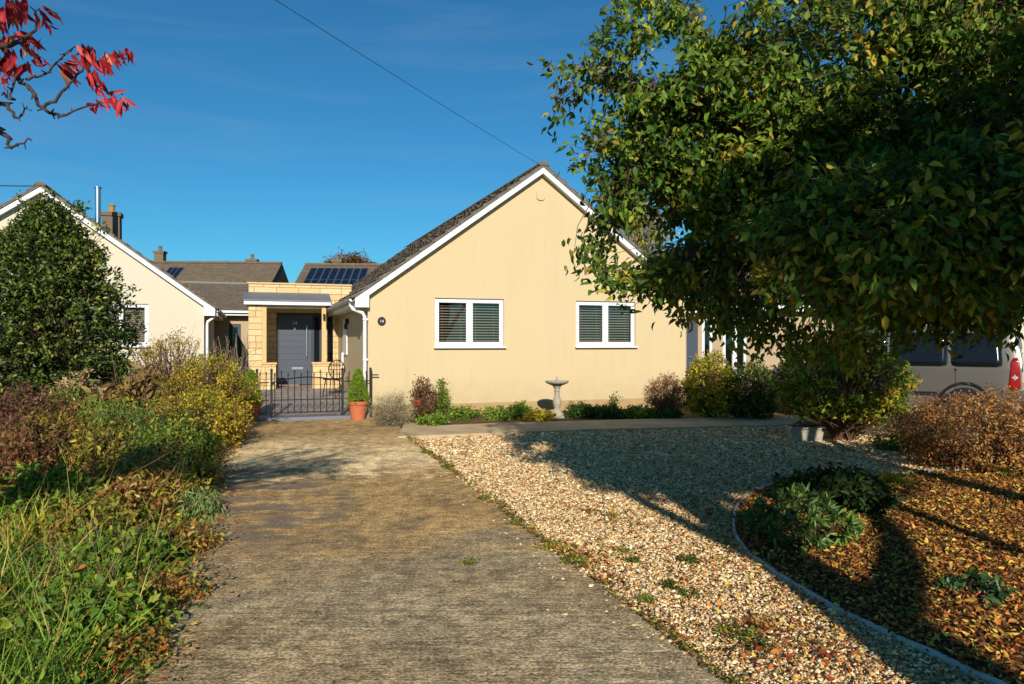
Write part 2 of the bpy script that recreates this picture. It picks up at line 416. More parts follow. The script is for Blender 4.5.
# ------------------------------------------------------------------ ground
def sheet(name, poly, z, mat, kind='structure', thick=0, sub=0, edge=None):
    mb = MB()
    if thick:
        mb.prism([(p[0], p[1]) for p in poly], z - thick, z, 'z')
    else:
        mb.add([(p[0], p[1], z) for p in poly], [tuple(range(len(poly)))])
    o = mb.build(name, mat); o['kind'] = kind
    return o
def grounds():
    mb = MB(); mb.add([(-400, -200, 0), (400, -200, 0), (400, 700, 0), (-400, 700, 0)], [(0, 1, 2, 3)])
    o = mb.build('ground', 'ground'); o['kind'] = 'structure'
grounds()
VX, VY = -UY, UX                               # along the drive, away from the camera
DR0 = np.array(G(720, 684)[:2]); DR1 = np.array(G(400, 434)[:2]); dd = (DR1 - DR0) / np.linalg.norm(DR1 - DR0)
gate_b = -.12
def drive_right(Y): return DR0[0] + (Y - DR0[1]) * dd[0] / dd[1]
def drive_left(Y): return -1.42 - (Y - 2.98) * .335
rng = np.random.default_rng(3)
rightp = [(drive_right(y) + rng.normal(0, .012), y) for y in np.arange(-6, DR1[1] + .01, .35)]
leftp = [(drive_left(y) - .25, y) for y in (13.2, 8, 3, -6)]
gl, gr = H(-2.2, gate_b), H(.15, gate_b - .02)
dpoly = rightp + [(DR1[0] - .1, DR1[1] + .7), (gr[0] + .2, gr[1] - .35), (gr[0]-.1, gr[1] + .05), (gl[0], gl[1] + .05)] + leftp
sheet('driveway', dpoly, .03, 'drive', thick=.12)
# front path, slightly raised
ppoly = [G(398, 440), G(580, 433), G(788, 427.5), G(800, 419.5), G(700, 420.5), G(600, 423), G(500, 426), G(428, 429), G(405, 424)]
ppoly = [(p[0], p[1]) for p in ppoly]; ppoly[0] = (ppoly[0][0] - .0, ppoly[0][1])
sheet('front_path', ppoly, .055, 'path', thick=.1)
# gravel yard
gv = [(drive_right(-5) - .02, -5)] + [(drive_right(y) - .02, y) for y in (0, 3, 6, 9, 10.6)] + [G(580, 432)[:2], G(790, 426)[:2], G(905, 436)[:2], (9.5, 9.9), (9.5, -5)]
sheet('gravel_yard', gv, .012, 'gravel_base')
# planting bed by the wall
bp = [H(-.02, -.9), G(428, 428.5), G(500, 425.5), G(600, 422.5), G(700, 420), G(792, 418.5), H(8.6, .2), H(0, .05)]
sheet('flower_bed', [(p[0], p[1]) for p in bp], .02, 'bed_soil')
# curved bed of fallen leaves
EDGE = [G(*p)[:2] for p in [(984, 471), (861, 479), (815, 482), (780, 486), (759, 493), (742, 503), (735, 516), (734, 533), (741, 548), (753, 561), (789, 586), (843, 618), (900, 645), (950, 668), (985, 685)]]
EDGE += [(2.35, 2.4), (2.75, 1.6), (3.2, .6)]
def smooth_line(pts, k=8):
    pts = [np.array(p, float) for p in pts]; out = []
    for i in range(len(pts)-1):
        p0 = pts[max(i-1, 0)]; p1 = pts[i]; p2 = pts[i+1]; p3 = pts[min(i+2, len(pts)-1)]
        for t in np.linspace(0, 1, k, endpoint=False):
            out.append(.5*((2*p1)+(-p0+p2)*t+(2*p0-5*p1+4*p2-p3)*t*t+(-p0+3*p1-3*p2+p3)*t**3))
    out.append(pts[-1]); return np.array(out)
ES = smooth_line(EDGE)
leafpoly = [tuple(p) for p in ES] + [(9.0, .6), (9.0, 7.2)]
sheet('leaf_covered_bed', leafpoly, .022, 'leaf_base')
def edging():
    mb = MB(); n = len(ES); nx = []
    d = nrm(np.gradient(ES, axis=0)); nn = np.stack([-d[:, 1], d[:, 0]], 1)
    ring = []
    rng = np.random.default_rng(4)
    for i in range(n):
        h = .045 + .002*math.sin(i*.7)
        for o, z in ((-.009, -.02), (-.009, h), (.009, h), (.009, -.02)): ring.append((*(ES[i] + nn[i]*o), z))
    fs = []
    for i in range(n-1):
        for k in range(4): fs.append((i*4+k, i*4+(k+1) % 4, (i+1)*4+(k+1) % 4, (i+1)*4+k))
    mb.add(ring, fs + [(0, 1, 2, 3), ((n-1)*4, (n-1)*4+3, (n-1)*4+2, (n-1)*4+1)])
    tag(mb.build('bed_edging', 'curb'), 'low curved grey edging strip round the bed of fallen leaves', 'edging')
edging()

def inside(poly, pts):
    x, y = pts[:, 0], pts[:, 1]; res = np.zeros(len(pts), bool); n = len(poly)
    for i in range(n):
        x1, y1 = poly[i][:2]; x2, y2 = poly[(i+1) % n][:2]
        c = ((y1 > y) != (y2 > y)) & (x < (x2-x1)*(y-y1)/((y2-y1) or 1e-9) + x1); res ^= c
    return res
def fan(x, y): return np.abs(x) < .76*y + .4      # roughly what the photo's width covers, plus a margin
# pebbles
def pebbles():
    rng = np.random.default_rng(21)
    sets = []
    for (y0, y1, dens, sz) in ((1.8, 4.2, 6200, .0058), (4.2, 6.5, 4400, .0069), (6.5, 9, 2500, .0088), (9, 12.6, 1300, .012)):
        n = int(12.5*(y1-y0)*dens); p = np.stack([rng.uniform(-3, 9.5, n), rng.uniform(y0, y1, n)], 1)
        ok = inside(gv, p) & ~inside(leafpoly, p) & ~inside(ppoly, p) & ~inside(dpoly, p) & fan(p[:, 0], p[:, 1]) & (p[:, 0] < 7)
        p = p[ok]; sets.append((p, sz*rng.lognormal(0, .35, len(p))))
    # a few strays on the drive edge
    n = 900; y = rng.uniform(2.5, 11, n); x = np.array([drive_right(q) for q in y]) - rng.exponential(.12, n)
    sets.append((np.stack([x, y], 1), .008*rng.lognormal(0, .3, n)))
    p = np.concatenate([s[0] for s in sets]); s = np.concatenate([s[1] for s in sets]); N = len(p)
    base = np.array([(1, 0, 0), (-1, 0, 0), (0, 1, 0), (0, -1, 0), (0, 0, 1), (.7, .6, .62), (-.6, .7, .55), (-.65, -.6, .6), (.6, -.7, .58)])
    sh = base[None]*rng.uniform(.72, 1.2, (N, 9, 1)); sh[..., 0] *= rng.uniform(1, 1.6, (N, 1)); sh[..., 2] *= rng.uniform(.5, .95, (N, 1))
    a = rng.uniform(0, 6.283, N); c, q = np.cos(a)[:, None], np.sin(a)[:, None]
    x = sh[..., 0]*c - sh[..., 1]*q; y = sh[..., 0]*q + sh[..., 1]*c
    tilt = rng.normal(0, .35, (N, 2)); z = sh[..., 2] + x*tilt[:, :1] + y*tilt[:, 1:]
    V = np.stack([p[:, :1] + x*s[:, None], p[:, 1:] + y*s[:, None], .016 + rng.uniform(0, .012, (N, 1)) + z*s[:, None]], -1).reshape(-1, 3)
    T = np.array([(0, 5, 8), (5, 4, 8), (5, 2, 6), (5, 6, 4), (6, 1, 7), (6, 7, 4), (7, 3, 8), (7, 8, 4), (0, 2, 5), (2, 1, 6), (1, 3, 7), (3, 0, 8)])
    T = (np.arange(N)*9)[:, None, None] + T[None]
    pal = [('c6b093', 4), ('b49a7a', 4), ('d0c0a6', 3.2), ('9c8060', 3), ('dcd2c2', 1.2), ('7d6650', 2.2), ('989088', 1), ('b8926a', 1.2)]
    me = fast_mesh('gravel_stones', V, T.reshape(-1, 3), None, np.repeat(pick(pal, N, rng, .12), 9, 0), 'pebble')
    tag(put(me, 'gravel_stones'), kind='stuff')
pebbles()

LIT = [('a46c38', 4), ('b08e48', 3.5), ('865834', 4), ('684830', 4), ('bca858', 2), ('4a3828', 4), ('b4663c', 1.2), ('a0a058', 1.2)]
GC_ = [('4c6628', 4), ('6b8034', 3), ('384e20', 2), ('6a4a2c', 4)]
def litter(name, pts, L, pal, seed, z=.03, up=1.0, zj=.02):
    rng = np.random.default_rng(seed); N = len(pts)
    pos = np.column_stack([pts, z + rng.uniform(0, zj, N)])
    d = rng.normal(0, 1, (N, 3)); d[:, 2] *= .22
    n = rng.normal(0, .4, (N, 3)); n[:, 2] += up; flip = rng.choice([-1, 1], N)[:, None]
    LL = L*rng.uniform(.6, 1.35, N)
    me = leaves(pos, d, n*flip, LL, LL*rng.uniform(.35, .62, N), pick(pal, N, rng, .25), 'leaf_dry', name, fold=.3, bend=.3)
    return tag(put(me, name), kind='stuff')
rng = np.random.default_rng(33)
n = 95000; q = np.stack([rng.uniform(1.3, 7.4, n), rng.uniform(1.6, 8.0, n)], 1)
q = q[inside(leafpoly, q) & fan(q[:, 0], q[:, 1])]
litter('fallen_leaves', q, .034, LIT, 34, .028, zj=.028)
# leaves scattered over the gravel, thick in some drifts
n = 24000; q = np.stack([rng.uniform(-2, 6.5, n), rng.uniform(2.2, 12, n)], 1)
dn = .5 + .5*np.sin(q[:, 0]*2.1 + 1.3*np.sin(q[:, 1]*1.7))*np.sin(q[:, 1]*1.9 + q[:, 0])
near = np.exp(-np.abs(q[:, 0] - np.array([drive_right(v) for v in q[:, 1]]))*6)
keep = inside(gv, q) & ~inside(leafpoly, q) & ~inside(dpoly, q) & ~inside(ppoly, q) & (rng.uniform(0, 1, n) < np.clip(dn**3*.35 + near*.5 + .04 + .25*(q[:, 0] > 1.4), 0, 1))
cl_ = []
for (cx_, cy_, k, sp_) in ((590, 515, 60, .16), (604, 562, 110, .14), (575, 562, 160, .10), (665, 512, 120, .2), (720, 520, 160, .22), (700, 545, 60, .2), (760, 652, 160, .12), (810, 625, 120, .14), (840, 655, 90, .12), (690, 592, 60, .1), (740, 590, 70, .2), (640, 530, 60, .2), (545, 480, 70, .25), (790, 660, 90, .12), (655, 640, 40, .08), (610, 590, 70, .08), (735, 560, 90, .15)):
    g_ = G(cx_, cy_); cl_.append(np.stack([rng.normal(g_[0], sp_, k), rng.normal(g_[1], sp_*1.6, k)], 1))
cl_ = np.concatenate(cl_); cl_ = cl_[inside(gv, cl_) & ~inside(dpoly, cl_) & ~inside(leafpoly, cl_)]
litter('leaf_drifts', cl_, .034, LIT + [('8a3a24', 2)], 39, .032)
yy = rng.uniform(2.6, 11.2, 3400); xx = np.array([drive_right(v) for v in yy]) + np.abs(rng.normal(0, .035, 3400))*(1 + 1.2*np.maximum(0, np.sin(yy*3.1))) - .015
litter('moss_along_the_drive', np.stack([xx, yy], 1)[rng.uniform(0, 1, 3400) < .35 + .65*(np.sin(yy*2.3 + 1) > -.2)], .022, [('5f6c2c', 3), ('4a4a22', 3), ('7a5a34', 3), ('8a8a40', 1), ('5a3c22', 2)], 40, .03, .3, .03)
litter('scattered_leaves', q[keep], .028, LIT, 36, .035)
n = 1300; y = rng.uniform(2.4, 12.6, n); x = np.array([drive_left(v) for v in y]) + rng.normal(-.08, .10, n)
litter('leaves_along_the_border', np.stack([x, y], 1), .032, LIT + [('a53320', 1)]+GC_+GC_, 37, .04, zj=.05)
n = 90; y = rng.uniform(2.6, 12, n); x = rng.uniform(-3.5, 1, n); q = np.stack([x, y], 1); q = q[inside(dpoly, q)]
litter('leaves_on_the_drive', q, .022, LIT + [('d8c89a', 3)], 38, .034, zj=.004)

# ------------------------------------------------------------------ houses
def wall_holes(mb, f, breaks, top, openings, reveal, rv, z0=0.):
    """f(a,depth,z)->xyz; openings (a0,a1,z0,z1); reveal faces go rv deep"""
    bs = sorted(set(breaks + [o[0] for o in openings] + [o[1] for o in openings]))
    for a0, a1 in zip(bs[:-1], bs[1:]):
        ops = sorted([o for o in openings if o[0] <= a0 + 1e-6 and o[1] >= a1 - 1e-6], key=lambda o: o[2]); z = z0
        for o in ops:
            mb.add([f(a0, 0, z), f(a1, 0, z), f(a1, 0, o[2]), f(a0, 0, o[2])], [(0, 1, 2, 3)]); z = o[3]
        mb.add([f(a0, 0, z), f(a1, 0, z), f(a1, 0, top(a1)), f(a0, 0, top(a0))], [(0, 1, 2, 3)])
    for a0, a1, z0_, z1 in openings:
        c = [(a0, z0_), (a1, z0_), (a1, z1), (a0, z1)]
        for i in range(4):
            p, q = c[i], c[(i+1) % 4]
            mb.add([f(p[0], 0, p[1]), f(q[0], 0, q[1]), f(q[0], rv, q[1]), f(p[0], rv, p[1])], [(0, 1, 2, 3)])
def window(parent, a0, a1, z0, z1, b, lights=2, blinds=True, seed=0, mat='upvc', label=None):
    """white casement window set at depth b in a wall that faces -y"""
    fw = .055; w = MB()
    w.box(a0, a1, b, b+.07, z0, z0+fw); w.box(a0, a1, b, b+.07, z1-fw, z1)
    w.box(a0, a0+fw, b+.001, b+.069, z0+fw, z1-fw); w.box(a1-fw, a1, b+.001, b+.069, z0+fw, z1-fw)
    step = (a1-a0-2*fw)/lights
    for i in range(1, lights): x = a0+fw+step*i; w.box(x-.035, x+.035, b+.001, b+.069, z0+fw, z1-fw)
    o = w.build('window', mat, parent, .006)
    if label: o['label'] = label
    for i in range(lights):
        x0 = a0+fw+step*i + (.035 if i else 0); x1 = a0+fw+step*(i+1) - (.035 if i < lights-1 else 0)
        s = MB(); c = .032                                 # opening sash, stands proud
        s.box(x0, x1, b-.012, b+.03, z0+fw, z0+fw+c); s.box(x0, x1, b-.012, b+.03, z1-fw-c, z1-fw)
        s.box(x0, x0+c, b-.011, b+.03, z0+fw+c, z1-fw-c); s.box(x1-c, x1, b-.011, b+.03, z0+fw+c, z1-fw-c)
        s.build('sash', mat, o, .004)
        MB().box(x0+c-.004, x1-c+.004, b+.012, b+.018, z0+fw+c-.004, z1-fw-c+.004).build('pane', 'glass', o)
        hm = MB(); hx = x1-c/2 if i == 0 else x0+c/2
        hm.box(hx-.008, hx+.008, b+.032, b+.045, (z0+z1)/2-.05, (z0+z1)/2+.05); hm.build('handle', mat, o)
        if blinds:
            bl = MB(); rng = np.random.default_rng(seed+i); z = z1-fw-.03
            bl.box(x0, x1, b+.10, b+.14, z1-fw-.04, z1-fw)
            while z > z0+fw+.01:
                t = (.010 if seed < 50 else .021) + rng.normal(0, .0008); bl.add([(x0, b+.105, z-t), (x1, b+.105, z-t), (x1, b+.14, z+t), (x0, b+.14, z+t)], [(0, 1, 2, 3)])
                bl.add([(x0, b+.105, z-t-.002), (x1, b+.105, z-t-.002), (x1, b+.14, z+t-.002), (x0, b+.14, z+t-.002)], [(3, 2, 1, 0)]); z -= (.054 if seed < 50 else .048)
            for q in (.2, .8): bl.box(x0+(x1-x0)*q-.002, x0+(x1-x0)*q+.002, b+.10, b+.103, z0+fw, z1-fw)
            bl.build('blind', 'blind', o)
    MB().box(a0-.03, a1+.03, b-.13, b+.02, z0-.035, z0-.001).build('sill', mat, o, .006)
    MB().add([(a0-.2, b+.07, z0-.2), (a1+.2, b+.07, z0-.2), (a1+.2, b+1.2, z0-.2), (a0-.2, b+1.2, z0-.2), (a0-.2, b+.07, z1+.2), (a1+.2, b+.07, z1+.2), (a1+.2, b+1.2, z1+.2), (a0-.2, b+1.2, z1+.2)],
             [(0, 1, 2, 3), (4, 5, 6, 7), (1, 2, 6, 5), (2, 3, 7, 6), (3, 0, 4, 7)]).build('room', 'dark_room', o)
    return o
def tiled_slope(mb, e0, e1, r0, r1, course=.3, th=.035, wav=.012, tw=.3):
    """stepped tile courses between eave line e0-e1 and ridge line r0-r1"""
    e0, e1, r0, r1 = map(lambda p: Vector(p), (e0, e1, r0, r1))
    Ls = (r0-e0).length; n = max(2, int(Ls/course)); nm = (e1-e0).cross(r0-e0).normalized()
    if nm.z < 0: nm = -nm
    rg = random.Random(5); wlen = (e1-e0).length; m = max(1, int(wlen/tw))
    for i in range(n):
        t0, t1 = i/n, min(1, (i+1.12)/n)
        for k in range(m):
            s0, s1 = k/m, (k+1)/m; j = rg.uniform(-.006, .006); jj = rg.uniform(-.01, .008)
            a = e0.lerp(r0, t0+jj/Ls); b = e1.lerp(r1, t0+jj/Ls); c = e1.lerp(r1, t1); d = e0.lerp(r0, t1)
            p = [a.lerp(b, s0), a.lerp(b, s1), d.lerp(c, s1), d.lerp(c, s0)]
            lo = [p[0]+nm*(.01+j), p[1]+nm*(.01+j), p[2]-nm*.012, p[3]-nm*.012]
            hi = [p[0]+nm*(th+j), p[1]+nm*(th+j), p[2]+nm*.013, p[3]+nm*.013]
            g = .0035/(wlen/m)
            if wav:
                hi[0] = hi[0]+nm*wav
            mb.add(lo+hi, [(0, 1, 5, 4), (4, 5, 6, 7), (3, 0, 4, 7), (1, 2, 6, 5), (0, 3, 2, 1)])
def barge(mb, pts, depth, y0, y1):
    """board following pts (x,z) with height depth, between y0 and y1"""
    top = pts; bot = [(x, z-depth) for x, z in pts]; mb.prism(top + bot[::-1], y0, y1)

W, PK = 6.98, 3.52                              # gable width, position of the peak
EZ, PZ = 2.42, 4.98                             # wall head at the eaves, peak of the wall
LEN = 13.5
def bungalow_shell(root, wallmat, roofmat, openings, length=LEN, side_door=True, plinth=True, w=W, pk=PK, ez=EZ, pz=PZ):
    top = lambda a: ez + (pz-ez)*(a/pk if a < pk else (w-a)/(w-pk))
    mb = MB(); wall_holes(mb, lambda a, d, z: (a, d, z), [0, pk, w], top, openings, None, .12)
    mb.add([(0, 0, 0), (0, length, 0), (0, length, ez), (0, 0, ez)], [(0, 1, 2, 3)])
    mb.add([(w, 0, 0), (w, length, 0), (w, length, ez), (w, 0, ez)], [(3, 2, 1, 0)])
    mb.add([(0, length, 0), (w, length, 0), (w, length, ez), (pk, length, pz), (0, length, ez)], [(0, 1, 2, 3, 4)])
    mb.build('wall', wallmat, root)
    if plinth:
        p = MB(); p.box(-.014, w+.014, -.014, .1, -.05, .235); p.box(-.014, .1, .102, length, -.05, .235); p.build('plinth', 'plinth', root)
    ov, og = .26, .16                            # overhang at the eaves, at the gable
    sl = (pz-ez)/pk; sr = (pz-ez)/(w-pk); rt = .06
    eL = (-ov, ez - sl*ov + rt); eR = (w+ov, ez - sr*ov + rt); ap = (pk, pz+rt)
    deck = MB(); deck.prism([eL, ap, eR, (eR[0], eR[1]-.03), (ap[0], ap[1]-.04), (eL[0], eL[1]-.03)], -og, length+og); 
    dk = deck.build('roof', roofmat, root)
    tl = MB()
    off = .022
    tiled_slope(tl, (eL[0]-.05, -og-.03, eL[1]-.04*sl+off-.03), (eL[0]-.05, length+og, eL[1]-.04*sl+off-.03), (ap[0], -og-.03, ap[1]+off), (ap[0], length+og, ap[1]+off))
    tiled_slope(tl, (eR[0]+.05, -og-.03, eR[1]-.04*sr+off-.03), (eR[0]+.05, length+og, eR[1]-.04*sr+off-.03), (ap[0], -og-.03, ap[1]+off), (ap[0], length+og, ap[1]+off))
    tl.build('roof_tiles', roofmat, dk)
    rd = MB(); y = -og-.04
    while y < length:                            # half round ridge tiles
        vs = []; fs = []; k = 9
        for q, yy in enumerate((y, y+.44)):
            for i in range(k+1):
                t = math.pi*i/k; rr = .105 + (.006 if q == 0 else 0); vs.append((pk + rr*math.cos(t)*1.1, yy, pz+rt-.01+rr*math.sin(t)*.8+.01))
        for i in range(k): fs.append((i, i+1, k+2+i, k+1+i))
        fs.append(tuple(range(k+1))); rd.add(vs, fs); y += .45
    rd.build('ridge_tiles', roofmat, dk)
    vm = MB(); barge(vm, [(eL[0], eL[1]+.03), (ap[0], ap[1]+.035), (eR[0], eR[1]+.03)], .045, -og-.022, -og+.02); vm.build('verge_mortar', 'mortar', dk)
    bb = MB(); barge(bb, [(eL[0]+.0, eL[1]-.015), (ap[0], ap[1]-.015), (eR[0], eR[1]-.015)], .135, -og, -og+.022)
    bb.build('bargeboard', 'upvc', root)
    so = MB(); barge(so, [(eL[0]+.2, eL[1]+.2*sl-.12), (ap[0], ap[1]-.12), (eR[0]-.2, eR[1]+.2*sr-.12)], .012, -og+.024, -.002); so.build('soffit', 'upvc', root)
    for s, e in ((1, eL), (-1, eR)):             # boxed ends of the eaves
        be = MB(); x0 = e[0]; x1 = 0 if s > 0 else w
        be.prism([(x0, e[1]-.01), (x0, e[1]-.19), (x1-.002*s, e[1]-.19), (x1-.002*s, e[1]+abs(x1-x0)*.62)], -og-.004, -og+.14)
        be.build('eaves_box', 'upvc', root)
    ga = MB()
    for s, e, x1 in ((-1, eL, 0), (1, eR, w)):
        ga.box(min(e[0], e[0]-.02*s), max(e[0], e[0]-.02*s), -og+.002, length, e[1]-.17, e[1]-.012)      # fascia
        ga.box(min(x1, e[0]-.02*s), max(x1, e[0]-.02*s), -og+.14, length, e[1]-.168, e[1]-.155)
    ga.build('fascia', 'upvc', root)
    for s, e in ((-1, eL), (1, eR)):
        gu = MB(); k = 8; vs = []; fs = []
        for yy in (-og-.02, length):
            for rr in (.056, .051):
                for i in range(k+1):
                    t = math.pi + math.pi*i/k; vs.append((e[0]+s*.062+rr*math.cos(t), yy, e[1]-.035+rr*math.sin(t)))
        m = k+1
        for i in range(k): fs += [(i, i+1, 2*m+i+1, 2*m+i), (m+i, 3*m+i, 3*m+i+1, m+i+1), (i, m+i, m+i+1, i+1)]
        gu.add(vs, fs); gu.build('gutter', 'upvc_old', root, smooth=False)
    return top, eL, eR

bung = thing('bungalow', 'yellow rendered bungalow with white gable boards, two blinded windows and a stone porch', 'house', (*CO, 0), TH)
w1 = (A(435, 0), A(504, 0)); w2 = (A(576, 0), A(635.5, 0))
zt, zb = ZH(298.5, A(470, 0), 0), ZH(346.5, A(470, 0), 0)
OPS = [(w1[0], w1[1], zb, zt), (w2[0], w2[1], zb, zt)]
bungalow_shell(bung, 'render', 'roof', OPS)
for i, o in enumerate(OPS): window(bung, *o, .045, seed=i*5, label=('window nearer the porch, blind half shut', 'window nearer the tree')[i])
# damaged dark patch on the bargeboard
# downpipe at the near left corner
dp = MB(); ex = -.26
dp.tube([(ex-.06, .02, 2.26), (ex-.06, .02, 2.14), (ex-.02, .0, 2.07), (-.10, -.0, 2.0), (-.06, -.0, 1.92), (-.06, -.0, .1)], .034, 12)
for z in (1.86, 1.1, .3): dp.box(-.10, -.003, -.045, .045, z, z+.035)
dp.build('downpipe', 'upvc', bung, smooth=False)
# vent cover beneath the peak, house number disc
MB().prism([(3.43, 4.55), (3.43, 4.40), (3.47, 4.36), (3.57, 4.36), (3.61, 4.40), (3.61, 4.55), (3.57, 4.59), (3.47, 4.59)], -.03, -.001).build('vent_cover', 'render', bung, .01)
dk = MB(); dk.prism([(A(381.6, 0) + .078*math.cos(t), ZH(321.3, .3, 0) + .085*math.sin(t)) for t in np.linspace(0, 2*math.pi, 25)[:-1]], -.02, -.001)
npl = dk.build('number_plaque', 'black_metal', bung, .004)
def text(s, size, loc, rot, mat, parent, name, extrude=.003):
    c = bpy.data.curves.new(name, 'FONT'); c.body = s; c.size = size; c.extrude = extrude; c.align_x = 'CENTER'; c.align_y = 'CENTER'
    tmp = bpy.data.objects.new(name, c); COL.objects.link(tmp); dg = bpy.context.evaluated_depsgraph_get()
    me = bpy.data.meshes.new_from_object(tmp.evaluated_get(dg)); bpy.data.objects.remove(tmp)
    me.materials.clear(); me.materials.append(M[mat]); o = bpy.data.objects.new(name, me); link(o, parent); o.location = loc; o.rotation_euler = rot
    return o
text('14', .075, (A(381.6, 0), -.022, ZH(321.3, .3, 0)), (R(90), 0, 0), 'white_letter', npl, 'number')

# ---- stone porch on the left side of the bungalow
b1 = 4.0; b3 = 5.1
FZ = .36                                       # porch floor
pl = A(248.5, b1)
ztop = ZH(282.5, pl, b1+.35); zfas1, zfas0 = ZH(300.8, pl, b1), ZH(304.5, pl, b1)
def px(x, b): return A(x, b)
po = MB()
po.box(pl, px(262, b1), b1, b3+.2, 0, zfas0-.02)                         # left stone pier and return
o = po.build('porch_wall', 'stone', bung, .008)
po = MB(); po.box(pl+.001, -.262+.5, b1+.33, b1+.60, zfas1-.05, ztop-.03); po.build('parapet', 'stone', bung, .008)
MB().box(pl-.03, .25, b1+.30, b1+.63, ztop-.03, ztop+.012).build('coping', 'wood_post', bung, .008)
bw = MB()                                                               # back wall with door opening
dxa, dxb = px(276.5, b3), px(321.5, b3); gxa, gxb = px(327, b3), px(333, b3)
zd = ZH(312.5, dxa, b3)
wall_holes(bw, lambda a, d, z: (a, b3+d, z), [pl, -.002], lambda a: zfas0-.03, [(dxa, dxb, FZ, zd), (gxa, gxb, .9, zd)], None, .12)
bw.build('porch_wall', 'stone', bung)
lw = MB(); lzt = ZH(364.5, px(270, b1), b1)
for q0, q1 in ((px(262, b1)+.001, px(276, b1)), (px(312.5, b1), -.016)):
    MB().box(q0, q1, b1-.05, b1+.2, .0, lzt).build('low_wall', 'stone', bung, .01)
for q0, q1 in ((px(261, b1)+.001, px(277, b1)), (px(311.5, b1), -.016)):
    MB().box(q0, q1, b1-.08, b1+.22, lzt+.001, lzt+.045).build('wall_cap', 'wood_post', bung, .01)
for xx in (264.3, 324): MB().box(px(xx, b1)-.05, px(xx, b1)+.05, b1, b1+.1, lzt+.046, zfas0-.025).build('post', 'wood_post', bung, .006)
ca = MB(); ca.box(pl-.1, -.3, b1-.12, b1-.095, zfas0, zfas1); ca.box(pl-.1, pl-.075, b1-.095, b1+.33, zfas0, zfas1); ca.build('fascia', 'upvc', bung)
cs = MB(); cs.box(pl-.074, -.02, b1-.094, b3-.002, zfas0, zfas0+.02); cs.build('soffit', 'upvc_old', bung)
cr = MB(); zl = ZH(293.5, pl, b1+.3); cr.add([(pl-.12, b1-.15, zfas1+.003), (-.3, b1-.15, zfas1+.003), (-.3, b1+.329, zl), (pl-.12, b1+.329, zl), (pl-.12, b1-.15, zfas1+.03), (-.3, b1-.15, zfas1+.03), (-.3, b1+.329, zl+.04), (pl-.12, b1+.329, zl+.04)],
    [(0, 1, 2, 3), (4, 5, 6, 7), (0, 1, 5, 4), (1, 2, 6, 5), (2, 3, 7, 6), (3, 0, 4, 7)]); cr.build('canopy_roof', 'lead', bung)
fr = MB(); fr.box(dxa, dxa+.06, b3+.03, b3+.1, FZ, zd); fr.box(dxb-.05, dxb, b3+.03, b3+.1, FZ, zd); fr.box(dxa+.06, dxb-.05, b3+.031, b3+.099, zd-.09, zd)
dxm = px(313, b3); fr.box(dxm-.03, dxm+.03, b3+.031, b3+.099, FZ, zd-.09)
door = fr.build('front_door', 'anthracite_dark', bung, .004); door['label'] = 'grey front door with long steel bar handle'
lf = MB(); x0, x1 = dxa+.062, dxm-.032; z = FZ+.02; zz = zd-.095
k = 11
for i in range(k): h = (zz-z)/k; lf.box(x0, x1, b3+.035, b3+.08, z+h*i+.004, z+h*(i+1)-.004)
lf.box(x0+.002, x1-.002, b3+.041, b3+.078, z, zz); lf.build('door_leaf', 'anthracite', door, .003)
hb = MB(); hx = x1-.12; hb.tube([(hx, b3-.02, FZ+.72), (hx, b3-.02, FZ+1.5)], .016, 10)
for z in (FZ+.85, FZ+1.38): hb.tube([(hx, b3-.02, z), (hx, b3+.04, z)], .01, 8)
hb.build('handle', 'steel', door)
MB().box(x0+.30, x0+.58, b3+.022, b3+.034, FZ+.40, FZ+.46).build('letterbox', 'steel', door, .003)
text('14', .13, ((x0+x1)/2-.02, b3+.03, FZ+1.56), (R(90), 0, 0), 'white_letter', door, 'number')
kn = MB(); kn.lathe([(0.001, 0), (.03, .0), (.034, .01), (.03, .02), (.001, .02)], 14); kk = kn.build('knocker', 'steel', door); kk.location = ((x0+x1)/2-.02, b3+.034, FZ+1.42); kk.rotation_euler = (R(90), 0, 0)
for ga_, gb_, g0 in ((dxm+.03, dxb-.05, FZ+.05), (gxa+.02, gxb-.02, .93)):
    MB().box(ga_, gb_, b3+.05, b3+.056, g0, zd-.09).build('side_light', 'tint', bung)
MB().box(gxa, gxa+.02, b3+.04, b3+.09, .9, zd).box(gxb-.02, gxb, b3+.04, b3+.09, .9, zd).build('side_light_frame', 'anthracite_dark', bung)
MB().box(px(290, b1+.5), px(300, b1+.5), b1+.45, b1+.60, zfas0-.035, zfas0-.003).build('porch_lamp', 'upvc', bung, .01)
wl = MB(); lx = px(324, b1); wl.tube([(lx, b1-.05, 1.98), (lx, b1-.05, 2.12)], .028, 10); wl.box(lx-.02, lx+.02, b1-.05, b1-.001, 2.03, 2.07); wl.build('post_lamp', 'black_metal', bung)
# little lamp, small window and pipe on the side wall
sl = MB(); sl.box(-.08, -.001, 2.9, 2.98, 1.86, 1.98); sl.tube([(-.07, 2.94, 1.74), (-.07, 2.94, 1.86)], .035, 8); sl.build('wall_lamp', 'black_metal', bung)
MB().box(-.03, -.001, 3.15, 3.85, 1.15, 2.0).build('side_window', 'upvc', bung, .006)
MB().tube([(-.05, 3.7, FZ-.1), (-.05, 3.7, 1.2)], .03, 8).build('waste_pipe', 'upvc', bung)
